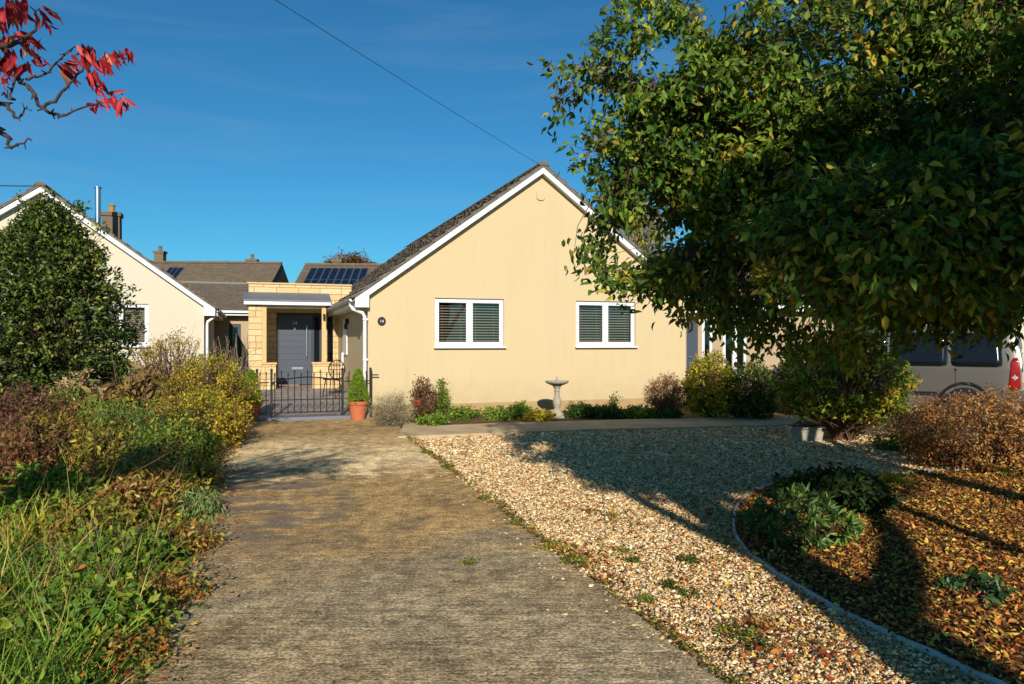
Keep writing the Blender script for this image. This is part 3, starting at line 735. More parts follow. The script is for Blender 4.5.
# ---- rear wing on the right side of the bungalow
rb = 2.0; ra1 = 13.0
wing = MB(); ops = [(A(686.5, rb), A(698, rb), .05, 2.1), (A(702, rb), A(713, rb), .1, 2.1), (A(723, rb), A(747, rb), .55, 2.05)]
wall_holes(wing, lambda a, d, z: (a, rb+d, z), [W+.001, ra1], lambda a: 2.42, ops, None, .1)
wing.add([(ra1, rb, 0), (ra1, 9, 0), (ra1, 9, 2.42), (ra1, rb, 2.42)], [(3, 2, 1, 0)])
wing.build('wing_wall', 'pale_wall', bung)
o = ops[0]; MB().box(o[0], o[1], rb+.04, rb+.09, o[2], o[3]).build('side_door', 'anthracite', bung).__setitem__('label', 'grey side door at the back right corner')
MB().box(o[0]+.06, o[0]+.20, rb+.0, rb+.04, 1.05, 1.08).build('side_door_handle', 'steel', bung)
window(bung, *ops[1], rb+.02, 1, False); window(bung, *ops[2], rb+.02, 2, False)
wr = MB(); tiled_slope(wr, (W+.3, rb-.3, 2.43), (ra1+.2, rb-.3, 2.43), (W+.3, rb+3.4, 4.2), (ra1+.2, rb+3.4, 4.2)); wr.add([(W+.02, rb-.28, 2.39), (ra1+.2, rb-.28, 2.39), (ra1+.2, rb+3.4, 4.18), (W+.02, rb+3.4, 4.18)], [(0, 1, 2, 3)])
wr.add([(ra1, rb, 2.4), (ra1, 9, 2.4), (ra1, rb+3.4, 4.15)], [(0, 1, 2)]); wr.build('wing_roof', 'roof', bung)
MB().box(W+.3, ra1+.2, rb-.3, rb-.275, 2.26, 2.425).build('fascia', 'upvc', bung)

# ---- neighbour on the left, same plan
NP = P(42, 182, 16.85)
nb = (NP[0] - PK*UX, NP[1] - PK*UY)
neigh = thing('neighbour_bungalow', 'cream rendered bungalow with white gable boards behind the rounded evergreen', 'house', (*nb, 0), TH)
def AN(x, b, o=None):
    r = (x - CX)/F; ox, oy = o or nb
    return (r*(oy + b*UX) - ox + b*UY)/(UX - r*UY)
na0, na1 = AN(126, 0), AN(148.5, 0); ny = nb[1] + na1*UY
nz1, nz0 = CAMH - (304-CY)*ny/F, CAMH - (346-CY)*ny/F
na0 -= .75
bungalow_shell(neigh, 'cream', 'roof', [(na0, na1, nz0, nz1)], 12, plinth=False)
window(neigh, na0, na1, nz0, nz1, .045, 2, True, 50)
dp = MB(); dp.tube([(W+.30, .0, 2.24), (W+.30, 0, 2.12), (W+.08, 0, 1.95), (W+.07, 0, 1.85), (W+.07, 0, .1)], .034, 10); dp.build('downpipe', 'upvc', neigh)
def chimney(parent, x, y, z0, z1, w=.5, d=.4, pots=1, potmat='terracotta', mat='brick'):
    c = MB(); c.box(x-w/2, x+w/2, y-d/2, y+d/2, z0, z1-.12); c.box(x-w/2-.04, x+w/2+.04, y-d/2-.04, y+d/2+.04, z1-.12, z1); 
    o = c.build('chimney', mat, parent, .008)
    for i in range(pots):
        q = MB(); q.lathe([(.1, z1), (.1, z1+.04), (.085, z1+.06), (.08, z1+.2), (.1, z1+.21), (.1, z1+.25)], 14, (x + (i-(pots-1)/2)*.25, y)); q.build('chimney_pot', potmat, o)
M['lichen_pot'] = plain('lichen_pot', lin('9a7a38'), .95, 0, .3, 20)
# chimney and steel flue behind the ridge line
def nloc(x, y, b):                              # neighbour-frame spot for a seen point at depth b
    a = AN(x, b); Y = nb[1] + a*UY + b*UX; return a, CAMH - (y-CY)*Y/F
a, z1 = nloc(112, 213, 5.5); chimney(neigh, a, 5.5, 3.2, z1, .48, .42, 1, 'lichen_pot')
a, z1 = nloc(98, 187, 4.2); q = MB(); q.tube([(a, 4.2, 3.4), (a, 4.2, z1-.04)], .075, 14); q.tube([(a, 4.2, z1-.035), (a, 4.2, z1)], .1, 14); q.build('flue', 'flue', neigh, smooth=False)
# low rear wing of the neighbour with a tiled roof, seen past the stone porch
wb = 5.2; x1w = W + 5.0
wg = MB(); do = (AN(229, wb), AN(241, wb), .1, 2.02)
wall_holes(wg, lambda a, d, z: (a, wb+d, z), [W, x1w], lambda a: 2.4, [do], None, .1); wg.build('wing_wall', 'pale_wall', neigh)
MB().box(do[0], do[1], wb+.04, wb+.08, do[2], do[3]).build('side_door', 'anthracite_dark', neigh)
MB().box(do[0]+.1, do[1]-.1, wb+.03, wb+.039, 1.0, do[3]-.1).build('door_pane', 'tint', neigh)
wr = MB(); zr = CAMH + (CY-275)*22.5/F
tiled_slope(wr, (W+.05, wb-.35, 2.44), (x1w, wb-.35, 2.44), (W+.05-3, wb+3.2, zr), (x1w, wb+3.2, zr)); wr.add([(W-1, wb-.33, 2.40), (x1w, wb-.33, 2.40), (x1w, wb+3.2, zr-.04), (W-3, wb+3.2, zr-.04)], [(0, 1, 2, 3)])
wr.build('wing_roof', 'roof', neigh)
MB().box(W-3, x1w, wb+3.1, wb+3.35, zr-.02, zr+.07).build('ridge_tiles', 'mortar', neigh, .03)
MB().box(W+.05, x1w, wb-.37, wb-.35, 2.28, 2.43).box(W+.05, x1w, wb-.47, wb-.372, 2.36, 2.43).build('fascia', 'upvc', neigh)

# ---- houses further back
def far_house(label, xl, xr, yr, Y, eave=2.6, depth=5, wallm='cream', ang=None, roofm='roof_brown'):
    pL, pR = P(xl, yr, Y), P(xr, yr, Y); zr = pL[2]; a = R(4)
    w = pR[0]-pL[0]; t = thing('far_house', label, 'house', (pL[0], Y, 0), a)
    MB().box(.15, w-.15, -depth+.3, depth-.3, 0, eave).build('wall', wallm, t)
    r = MB(); tiled_slope(r, (0, -depth, eave-.1), (w, -depth, eave-.1), (0, 0, zr), (w, 0, zr), wav=0, tw=.6, course=.34)
    tiled_slope(r, (0, depth, eave-.1), (w, depth, eave-.1), (0, 0, zr), (w, 0, zr), wav=0, tw=.6, course=.34)
    r.prism([(-depth, eave-.13), (0, zr-.03), (depth, eave-.13)], .01, w-.01, 'x'); rf = r.build('roof', roofm, t)
    q = MB(); q.box(0, w, -.12, .12, zr-.02, zr+.09); q.build('ridge_tiles', roofm, t, .03)
    MB().box(.0, w, -depth-.03, -depth, eave-.28, eave-.12).build('fascia', 'upvc', t)
    return t, w, zr
def panels(t, w, zr, eave, depth, u0, u1, s0, s1, nx, ny):
    """solar panels: u along the ridge in metres, s down the slope as fractions from ridge"""
    mb = MB(); fr_ = MB()
    e = eave-.1; nz = math.hypot(depth, zr-e); nv = Vector((0, -(zr-e)/nz, depth/nz))
    for i in range(nx):
        for j in range(ny):
            for m_, g, off in ((fr_, .01, .07), (mb, .035, .078)):
                a0 = u0+(u1-u0)*i/nx+g; a1 = u0+(u1-u0)*(i+1)/nx-g; q0 = s0+(s1-s0)*j/ny+g/6; q1 = s0+(s1-s0)*(j+1)/ny-g/6
                vs = [Vector((x, -depth*q, zr+(e-zr)*q)) + nv*off for x, q in ((a0, q1), (a1, q1), (a1, q0), (a0, q0))]
                vs += [v - nv*.03 for v in vs]
                m_.add(vs, [(0, 1, 2, 3), (0, 1, 5, 4), (1, 2, 6, 5), (2, 3, 7, 6), (3, 0, 4, 7)])
    o = fr_.build('solar_panels', 'steel', t); mb.build('solar_cells', 'solar', o)
def solar_mat():
    t = NT('solar'); v = t.coord(); c = t.node('ShaderNodeTexChecker'); c.inputs['Scale'].default_value = 6; t.link(v, c.inputs[0])
    c.inputs['Color1'].default_value = (*lin('0e1626'), 1); c.inputs['Color2'].default_value = (*lin('141e32'), 1)
    t.col(c.outputs[0]); t.set(.3, 0, .3); return t.m
M['solar'] = solar_mat()
t, w, zr = far_house('brown tiled house behind the neighbour with two small chimneys', 128, 279, 262.5, 36)
chimney(t, w*.185, .4, zr-.6, zr+.62, .45, .4, 1, 'brick'); chimney(t, w*.79, .4, zr-.6, zr+.25, .5, .4, 1, 'brick')
panels(t, w, zr, 2.6, 5, w*.30, w*.395, .12, .34, 3, 1)
t, w, zr = far_house('brown tiled house with a solar array seen over the stone porch', 305, 420, 265, 33)
chimney(t, w*.26, .5, zr-.6, zr+.3, .4, .35, 1, 'brick')
panels(t, w, zr, 2.6, 5, w*.07, w*.56, .10, .62, 8, 2)
# pale neighbour on the right, glimpsed under the tree
rn = H(15.2, 1.2)
rneigh = thing('right_neighbour_bungalow', 'pale bungalow half hidden behind the silver van and the big tree', 'house', (rn[0], rn[1], 0), TH)
bungalow_shell(rneigh, 'cream', 'roof', [(1.4, 2.9, 1.2, 2.2), (4.2, 5.7, 1.2, 2.2)], 10)
window(rneigh, 1.4, 2.9, 1.2, 2.2, .045, 2, True, 70); window(rneigh, 4.2, 5.7, 1.2, 2.2, .045, 2, True, 80)

# ---- paving court between gate and porch (rises to the porch)
pv = MB(); pv.add([(-2.3, gate_b+.1, .085), (-.016, gate_b+.1, .085), (-.016, b1-.4, FZ-.02), (-2.3, b1-.4, FZ-.02), (-.016, b3, FZ), (-2.3, b3, FZ)], [(0, 1, 2, 3), (3, 2, 4, 5)])
o = pv.build('block_paving', 'paving'); o['kind'] = 'structure'; o.location = (*CO, 0); o.rotation_euler = (0, 0, TH)
kb = MB(); kb.box(-2.2, .0, gate_b-.08, gate_b+.1, -.02, .088)
o = kb.build('threshold_kerb', 'lead', None, .01); o['kind'] = 'structure'; o.location = (*CO, 0); o.rotation_euler = (0, 0, TH)

# ---- iron gate and side panels
ga, gb = A(271.5, gate_b), A(342.5, gate_b)
def ironpanel(name, label, cat, a0, a1, n, posts, gate=False):
    o = thing(name, label, cat, H(a0, gate_b), TH)
    w = a1-a0; z0 = .12; b = MB()
    for i in range(n):
        x = w*(i+.5)/n; h = .80 + (.03 if i % 2 else -.02)*(1 if gate else 0) - .0*abs(i-n/2)
        b.tube([(x, 0, z0+.03), (x, 0, z0+h-.06)], .0085, 6); b.tube([(x, 0, z0+h-.06), (x, 0, z0+h-.035), (x, 0, z0+h)], [.016, .013, .001], 6)
    b.build('bars', 'black_metal', o)
    r = MB(); k = 12
    for zc in (.05, .28):
        r.box(0, w, -.006, .006, z0+zc-.01, z0+zc+.01)
    pts = [(w*i/k, 0, z0+.60+.09*(math.sin(math.pi*i/k) if gate else 0)) for i in range(k+1)]; r.tube(pts, .011, 6)
    r.build('rails', 'black_metal', o)
    for x in posts:
        p = MB(); p.box(x-.02, x+.02, -.02, .02, .05, .92); p.lathe([(.02, .92), (.026, .94), (.018, .965), (.001, .975)], 10, (x, 0)); p.build('post', 'black_metal', o)
    if gate:
        MB().tube([(w-.02, -.03, .55), (w-.14, -.03, .55)], .009, 6).build('latch', 'black_metal', o)
        for z in (.25, .68): MB().box(-.02, .06, -.02, .02, z, z+.035).build('hinge', 'black_metal', o)
    return o
ironpanel('iron_gate', 'low black iron gate with pointed bars between two posts', 'gate', ga, gb, 11, (0.0, gb-ga), True)
ironpanel('iron_railing', 'short black iron railing between the gate and the left clay pot', 'railing', A(257, gate_b), ga-.04, 2, (0.0,))
rr = ironpanel('iron_railing', 'short black iron railing behind the right clay pot, ending before the house corner', 'railing', gb+.04, A(371, gate_b-.06), 3, (A(371, gate_b-.06)-gb-.04,))
MB().tube([(A(371, gate_b)-gb-.04, 0, .83), (A(371, gate_b)-gb+.10, 0, .83)], .012, 6).build('hook', 'black_metal', rr)
MB().tube([(A(371, gate_b)-gb-.04, 0, .22), (A(371, gate_b)-gb+.07, 0, .22)], .010, 6).build('hook', 'black_metal', rr)

# ---- pots with clipped conifers
CON = [('6f8f30', 3), ('86a63c', 2), ('4f6f26', 2)]
for xx, bb, lab, sc, zz in ((358, -.32, 'right', 1, .03), (251, -.1, 'left', 1.0, .03)):
    q = H(A(xx, bb), bb); pt = MB()
    pt.lathe([(.125, 0), (.165, .27), (.19, .275), (.195, .33), (.172, .335), (.165, .30), (.01, .29)], 30)
    o = tag(pt.build('clay_pot', 'terracotta', smooth=False), f'terracotta pot on the {lab} side of the gate', 'plant pot', 'clay pots beside the gate'); o.location = (q[0], q[1], zz)
    c = shrub('dwarf_conifer', f'small cone-shaped conifer growing in the {lab} clay pot by the gate', 'conifer', q[0], q[1], .62, .20, CON, 900, 14, .03, .35, 'leaf', seed=91+int(xx), twig=.05, cone=True, stems=1, spread=.012, base=.0, z0=zz+.29, droop=.0, group='dwarf conifers in pots')

# ---- bird bath
bx, by, _ = G(557, 418.5)
bbt = thing('bird_bath', 'grey stone pedestal bird bath standing in the bed against the yellow wall', 'bird bath', (bx, by, 0))
q = MB(); q.box(-.13, .13, -.13, .13, .0, .05); q.lathe([(.125, .05), (.13, .08), (.105, .11), (.08, .15), (.055, .19), (.062, .22), (.082, .29), (.08, .34), (.052, .42), (.046, .50), (.06, .53), (.05, .56), (.07, .60), (.09, .625)], 24)
q.build('pedestal', 'aged_stone', bbt, .006)
q = MB(); q.lathe([(.05, .62), (.12, .635), (.20, .67), (.225, .695), (.225, .715), (.20, .715), (.17, .69), (.08, .675), (.001, .672)], 30); q.build('bowl', 'aged_stone', bbt)
q = MB(); q.lathe([(.012, .672), (.02, .70), (.03, .725), (.012, .745), (.018, .76), (.001, .80)], 10); q.build('finial', 'aged_stone', bbt)
# ---- rough brown stone / trough
def rock(name, label, x, y, r, h, mat, seed=1):
    rg = np.random.default_rng(seed); bm = bmesh.new(); bmesh.ops.create_icosphere(bm, subdivisions=3, radius=1)
    for v in bm.verts:
        k = 1 + .16*math.sin(v.co.x*5+seed) + .14*math.sin(v.co.y*6+v.co.z*4) + rg.normal(0, .03); v.co = Vector((v.co.x*r*k, v.co.y*r*.7*k, v.co.z*h*k))
    me = bpy.data.meshes.new(name); bm.to_mesh(me); bm.free(); me.materials.append(M[mat]); o = put(me, name); o.location = (x, y, h*.5); return tag(o, label, 'rock')
g = G(480, 414); rock('rock', 'lumpy reddish brown stone among the low plants beneath the wall', g[0], g[1]+.3, .2, .13, 'stone_patina')
g = G(809, 443)
q = MB(); q.box(-.24, .24, -.14, .14, 0, .20); tr = thing('stone_trough', 'small rectangular stone trough at the edge of the gravel beneath the shrub', 'trough', (g[0], g[1]+.15, 0), R(-6))
q = MB(); q.prism([(-.2, .01), (.2, .01), (.235, .19), (-.235, .19)], -.13, .13); q.box(-.25, .25, -.15, .15, .191, .225); q.build('basin', 'aged_stone', tr, .01)
M['trough_soil'] = M['soil']; MB().box(-.2, .2, -.11, .11, .226, .235).build('soil', 'soil', tr)
# ---- garden chair in the court
ch = thing('garden_chair', 'dark metal garden chair with a round pierced back beside the porch', 'chair', H(-.42, 2.35, .22), TH + R(-35))
q = MB(); q.lathe([(.001, .41), (.2, .41), (.205, .425), (.2, .435), (.001, .435)], 24); q.build('seat', 'black_metal', ch)
for i in range(4):
    t = R(45+90*i); MB().tube([(.15*math.cos(t), .15*math.sin(t), .41), (.19*math.cos(t), .19*math.sin(t), .2), (.22*math.cos(t), .22*math.sin(t), 0)], .012, 6).build('leg', 'black_metal', ch)
q = MB(); pts = [(.2*math.sin(t), .19, .62-.2*math.cos(t)*1.05) for t in np.linspace(0, 2*math.pi, 25)]; q.tube(pts, .013, 6)
for i in range(-2, 3): xx = i*.07; hh = math.sqrt(max(.0, .2**2-xx*xx)); q.tube([(xx, .19, .62-hh), (xx, .19, .62+hh)], .008, 5)
for zz in (.52, .62, .72): hh = math.sqrt(max(0, .2**2-(zz-.62)**2)); q.tube([(-hh, .19, zz), (hh, .19, zz)], .008, 5)
q.build('backrest', 'black_metal', ch)

# ------------------------------------------------------------------ vehicles
def vehicle(name, label, cat, loc, rz, L, Wd, Hh, paint, prof, belt, win, tail=(.80, 1.30), hood=None):
    """x: 0 nose .. L tail; half width in y. prof: roofline points (x,z)"""
    t = thing(name, label, cat, loc, rz)
    px_, pz_ = [p[0] for p in prof], [p[1] for p in prof]
    top = lambda x: float(np.interp(x, px_, pz_))
    def half(x, z):
        tp = top(x); k = Wd/2 * (1 - .10*max(0, (.55-x)/.55)**2 - .05*max(0, (x-(L-.3))/.3)**2)
        if z > belt: k -= (z-belt)*.20
        if z < .5: k -= (.5-z)*.08
        k2 = max(0, (z-(tp-.10))/.10); return k - .09*k2*k2
    xs = sorted(set(list(np.linspace(0, L, 40)) + px_))
    mb = MB(); rows = []
    for x in xs:
        tp = top(x); zs = [.26, .40, .6, .8, belt-.03] if tp > belt+.05 else list(np.linspace(.26, tp-.11, 5))
        if tp > belt+.05: zs += [belt + (tp-.10-belt)*k for k in (.0, .33, .66, 1)]
        else: zs += list(np.linspace(tp-.1, tp-.09, 4))
        zs += [tp-.06, tp-.03, tp-.008]; side = [(half(x, z), z) for z in zs]
        hw = side[-1][0]; side += [(hw*.8, tp+.0), (hw*.4, tp+.008)]
        rows.append([(x, -y, z) for y, z in side] + [(x, 0, tp+.01)] + [(x, y, z) for y, z in side[::-1]])
    m = len(rows[0]); vs = [v for r_ in rows for v in r_]; fs = []
    for i in range(len(rows)-1):
        for k in range(m-1): fs.append((i*m+k, (i+1)*m+k, (i+1)*m+k+1, i*m+k+1))
        fs.append((i*m+m-1, (i+1)*m+m-1, (i+1)*m, i*m))
    fs += [tuple(range(m)), tuple(range((len(rows)-1)*m, len(rows)*m))[::-1]]
    mb.add(vs, fs); body = mb.build('body', paint, t, smooth=False)
    sm = body.data; sm.polygons.foreach_set('use_smooth', [True]*len(sm.polygons))
    es = body.modifiers.new('es', 'EDGE_SPLIT'); es.split_angle = R(38)
    def patch(nm, mat, c, off=.004, sgn=-1, n=8, par=t):       # c: four (x,z) corners bl br tr tl
        q = MB(); v = []
        for j in range(n+1):
            for i in range(n+1):
                u, w = i/n, j/n; x = (c[0][0]*(1-u)+c[1][0]*u)*(1-w)+(c[3][0]*(1-u)+c[2][0]*u)*w; z = (c[0][1]*(1-u)+c[1][1]*u)*(1-w)+(c[3][1]*(1-u)+c[2][1]*u)*w
                r_ = .06; du = min(u, 1-u)*abs(c[1][0]-c[0][0]); dw = min(w, 1-w)*abs(c[3][1]-c[0][1])
                if du < r_*.5 and dw < r_*.5: x += (r_*.35)*(1 if u < .5 else -1); z += (r_*.35)*(1 if w < .5 else -1)
                v.append((x, sgn*(half(x, z)+off), z))
        f = [(j*(n+1)+i, j*(n+1)+i+1, (j+1)*(n+1)+i+1, (j+1)*(n+1)+i) for j in range(n) for i in range(n)]
        q.add(v, f); o = q.build(nm, mat, par, smooth=True); s = o.modifiers.new('so', 'SOLIDIFY'); s.thickness = .006; return o
    for sgn in (-1, 1):
        for c in win:
            cx = sum(p[0] for p in c)/4; cz = sum(p[1] for p in c)/4
            big = [(cx+(p[0]-cx)*1.04, cz+(p[1]-cz)*1.10) for p in c]
            wd = patch('window', 'black_trim', big, .003, sgn); patch('pane', 'tint', c, .008, sgn, par=wd)
        patch('tail_lamp', 'red_lamp', [(L-.19, tail[0]), (L-.012, tail[0]), (L-.03, tail[1]), (L-.15, tail[1])], .008, sgn)
        patch('reversing_lamp', 'clear_lamp', [(L-.15, tail[0]+.18), (L-.05, tail[0]+.18), (L-.06, tail[0]+.27), (L-.14, tail[0]+.27)], .012, sgn)
        patch('trim', 'black_trim', [(1.1, .50), (L-1.0, .50), (L-1.0, .56), (1.1, .56)], .01, sgn)
        patch('door_handle', paint, [(L*.52, belt-.14), (L*.52+.2, belt-.14), (L*.52+.2, belt-.11), (L*.52, belt-.11)], .03, sgn)
        for sx in (L*.31, L*.545, L*.78): patch('door_seam', 'black_trim', [(sx, .38), (sx+.008, .38), (sx+.008, belt), (sx, belt)], .003, sgn)
        for wx in (.78, L-.82):
            wh = MB(); wh.lathe([(.20, -.09), (.30, -.10), (.325, -.07), (.325, .07), (.30, .10), (.20, .09)], 30)
            o = wh.build('wheel', 'rubber', t); o.location = (wx, sgn*(Wd/2-.10), .325); o.rotation_euler = (R(90), 0, 0)
            rm = MB(); rm.lathe([(.02, -.06), (.2, -.06), (.205, .095), (.19, .095), (.185, .06), (.02, .05)], 24)
            for k in range(6): a = k*math.pi/3; rm.add([(.02*math.cos(a+1.57)+c_*math.cos(a), .02*math.sin(a+1.57)+c_*math.sin(a), z) for c_, z in ((.03, .09), (.19, .09), (.19, .05), (.03, .05))] + [(-.02*math.cos(a+1.57)+c_*math.cos(a), -.02*math.sin(a+1.57)+c_*math.sin(a), z) for c_, z in ((.03, .09), (.19, .09), (.19, .05), (.03, .05))], [(0, 1, 2, 3), (4, 5, 6, 7), (0, 1, 5, 4), (1, 2, 6, 5), (3, 2, 6, 7)])
            r_ = rm.build('rim', 'steel', o); r_.scale = (1, 1, 1 if sgn < 0 else -1)
            ar = MB(); pts = [(wx+.40*math.cos(a), sgn*(half(wx, .5)+.004), .325+.40*math.sin(a)) for a in np.linspace(-.1, math.pi+.1, 20)]; ar.tube(pts, .028, 6); ar.build('wheel_arch', 'black_trim', t)
            aw = MB(); k = 20; aw.add([(wx, sgn*(half(wx, .5)+.002), .325)] + [(wx+.39*math.cos(a), sgn*(half(wx, .4)+.003), max(.25, .325+.39*math.sin(a))) for a in np.linspace(0, math.pi, k)], [(0, i, i+1) for i in range(1, k)]); aw.build('wheel_well', 'dark_room', t)
            o.location[1] = sgn*(Wd/2-.07)
        mm = MB(); mm.box(win[0][0][0]+.12, win[0][0][0]+.26, sgn*(half(1.4, belt)+.02) if sgn > 0 else -(half(1.4, belt)+.20), sgn*(half(1.4, belt)+.20) if sgn > 0 else -(half(1.4, belt)+.02), belt+.02, belt+.17); mm.build('mirror', 'black_trim', t, .03)
    bm_ = MB(); bm_.box(L-.06, L+.09, -Wd/2+.12, Wd/2-.12, .34, .62); bm_.build('rear_bumper', paint, t, .05)
    bm_ = MB(); bm_.box(-.08, .05, -Wd/2+.2, Wd/2-.2, .28, .58); bm_.build('front_bumper', paint, t, .05)
    rw = MB(); rw.box(L-.005, L+.012, -Wd/2+.28, Wd/2-.28, belt+.05, top(L)-.22); rw.build('rear_window', 'tint', t, .02)
    return t
M['black_trim'] = plain('black_trim', lin('1b1c1e'), .5, 0, .1, 8)
ph = R(-36); RC = np.array([P(1022, 342, 12.3)[0], 12.3]); L_, Wd_ = 4.4, 1.82
ex = np.array([math.cos(ph), math.sin(ph)]); ey = np.array([-math.sin(ph), math.cos(ph)])
org = RC - ex*L_ + ey*(Wd_/2)
vehicle('parked_van', 'silver people carrier van parked beyond the brown bush with its red tail lamp showing', 'van', (org[0], org[1], 0), ph, L_, Wd_, 1.75, 'van_paint',
        [(0, .72), (.25, .92), (.9, 1.06), (1.15, 1.14), (1.75, 1.58), (2.1, 1.70), (3.0, 1.76), (4.0, 1.74), (4.28, 1.68), (4.36, 1.5), (4.4, 1.15)], 1.0,
        [[(1.62, 1.04), (2.32, 1.04), (2.32, 1.58), (1.98, 1.54)], [(2.40, 1.04), (3.30, 1.04), (3.30, 1.60), (2.40, 1.59)], [(3.38, 1.04), (4.12, 1.04), (4.08, 1.57), (3.38, 1.60)]], (.62, 1.18))
vehicle('parked_car', 'dark blue car at the left edge behind the overgrown border', 'car', (-12.9, 11.2, 0), R(8), 4.1, 1.75, 1.45, 'car_paint',
        [(0, .66), (.3, .80), (1.0, .92), (1.2, .98), (1.9, 1.36), (2.4, 1.44), (3.2, 1.42), (3.8, 1.15), (4.05, .95), (4.1, .85)], .92,
        [[(1.7, .96), (2.5, .96), (2.5, 1.30), (2.1, 1.28)], [(2.58, .96), (3.4, .96), (3.2, 1.28), (2.58, 1.31)]], (.65, .88))

# ------------------------------------------------------------------ overhead cables
def cable(label, p, q, sag, r=.012):
    mb = MB(); pts = []
    for i in range(41):
        t = i/40; pts.append(tuple(p[k]*(1-t)+q[k]*t - (sag*4*t*(1-t) if k == 2 else 0) for k in range(3)))
    mb.tube(pts, r, 6); tag(mb.build('overhead_cable', 'cable'), label, 'cable', 'overhead cables')
pk = H(PK-.1, -.17, 5.06)
# runs up past the camera to a pole behind it
d0 = np.array(P(291, 0, 8.5)); d1 = np.array(pk); dr = d0 - d1; far = d1 + dr*2.6
cable('thin dark cable climbing from the yellow gable peak across the sky', tuple(d1), tuple(far), .12, .004)
npk = np.array(P(42, 186, 16.7)); cable('thin cable reaching the cream gable from the left', tuple(npk), (npk[0]-8, npk[1]-2, npk[2]+.9), .35, .012)

# ------------------------------------------------------------------ trees
def tree(name, label, x, y, limbs, blobs, pal, n, per, L, twig, seed, wl=.45, droop=.3, bark='bark', mat='leaf', spread=.04, reject=None, extra=None, upn=.5, twr=.004):
    """limbs: (polyline, r0, r1) in world; blobs: (centre, radii, share)"""
    rng = np.random.default_rng(seed); t = thing(name, label, 'tree', (x, y, 0))
    lines = []; nodes = []
    for pts, r0, r1 in limbs:
        s = smooth_line(pts, 6) - np.array([x, y, 0]); lines.append((s, np.linspace(r0, r1, len(s)))); nodes.append(s[len(s)//3:])
    put(mesh_tubes(lines, 'trunk', bark, 12), 'trunk', t)
    nodes = np.concatenate(nodes)
    tot = sum(b[2] for b in blobs); ends = np.concatenate([ell_points(int(n*b[2]/tot), b[0], b[1], rng, b[3] if len(b) > 3 else .25) for b in blobs])
    if reject: ends = ends[~reject(ends)]
    if extra is not None: ends = np.concatenate([ends, extra])
    ends = ends - np.array([x, y, 0])
    ni = np.argmin(((ends[:, None]-nodes[None])**2).sum(-1), 1); org = nodes[ni]
    a = foliage_cloud(ends, org, per, twig, L, pal, rng, droop, spread, wl, upn=upn)
    put(leaves(*a[:6], mat=mat, rng=rng, name='crown'), 'crown', t)
    tl = []
    for i in range(len(ends)):
        k = curve(org[i], a[6][i], .05, 4, rng, .03); tl.append((np.vstack([k, a[7][i][None]]), np.linspace(1, .3, 5)*twr*(1+1.2*rng.uniform())))
    put(mesh_tubes(tl, 'twigs', bark, 4), 'twigs', t)
    return t
GR = [('3a5820', 5), ('4c6c26', 4), ('70882f', 2.6), ('9c9c3a', 1.3), ('2c441a', 4), ('b89c40', .5), ('7c5c30', .6)]
tx, ty = 4.75, 5.4
TB = [(tx, ty, -.05), (tx-.05, ty, .7), (tx-.1, ty-.05, 1.5)]
def limb(*pts, r=(.09, .02)): return ([TB[-1]] + list(pts), r[0], r[1])
limbs = [(TB, .17, .13),
         limb((3.9, 5.3, 2.1), (2.9, 5.2, 2.5), (1.9, 5.1, 2.8), (1.1, 5.0, 3.1)), limb((3.9, 5.0, 1.9), (3.0, 4.8, 2.05), (2.0, 4.7, 2.1), (1.2, 4.7, 2.0), r=(.07, .012)),
         ([(1.9, 5.1, 2.8), (1.3, 5.0, 3.05), (.85, 5.0, 3.2), (.5, 4.95, 3.3)], .02, .006), ([(1.9, 5.1, 2.8), (1.5, 5.0, 3.3), (1.15, 5.0, 3.7), (.95, 5.0, 4.0)], .012, .004), ([(2.9, 5.2, 2.5), (1.9, 5.0, 2.5), (1.1, 4.9, 2.55), (.75, 4.9, 2.6)], .022, .006),
         limb((4.2, 4.6, 1.9), (3.3, 3.9, 2.1), (2.5, 3.5, 2.1), (1.8, 3.3, 2.0), r=(.05, .01)),
         limb((4.3, 5.2, 2.6), (3.6, 5.0, 3.3), (2.8, 4.9, 3.9)), limb((4.5, 5.9, 2.5), (4.0, 6.4, 3.2), (3.1, 6.8, 3.5), (2.2, 6.7, 3.3)), limb((4.8, 4.8, 2.2), (4.3, 4.0, 2.9), (3.5, 3.2, 3.3), (2.6, 2.6, 3.2)),
         limb((5.4, 5.6, 2.7), (6.2, 5.8, 3.4)), limb((4.9, 5.0, 2.8), (5.0, 4.6, 3.9)), limb((4.4, 4.6, 1.9), (3.9, 4.1, 1.95), (3.1, 3.9, 1.9), r=(.05, .012)), limb((4.5, 5.9, 2.0), (3.9, 6.4, 2.1), (2.9, 6.5, 2.0), r=(.05, .012))]
blobs = [((1.5, 5.0, 2.85), (.75, .75, .62), 1.9), ((2.3, 4.9, 3.2), (1.0, .9, .75), 1.6), ((1.8, 4.8, 2.4), (.72, .7, .42), 1.3), ((2.7, 4.9, 2.25), (1.0, 1.2, .72), 2.6), ((3.4, 4.9, 2.3), (.95, 1.1, .7), 2.4),
         ((3.5, 5.0, 3.2), (1.3, 1.4, .9), 2.6), ((4.7, 5.2, 3.6), (1.3, 1.3, .9), 2.0), ((2.35, 3.45, 2.02), (.95, .5, .42), 2.2), ((1.7, 3.6, 1.95), (.6, .4, .38), .9), ((3.2, 3.7, 2.2), (.8, .6, .5), 1.2), ((3.1, 3.2, 3.0), (.8, .8, .5), .8), ((2.9, 6.4, 2.7), (1.1, .8, .9), 1.2)]
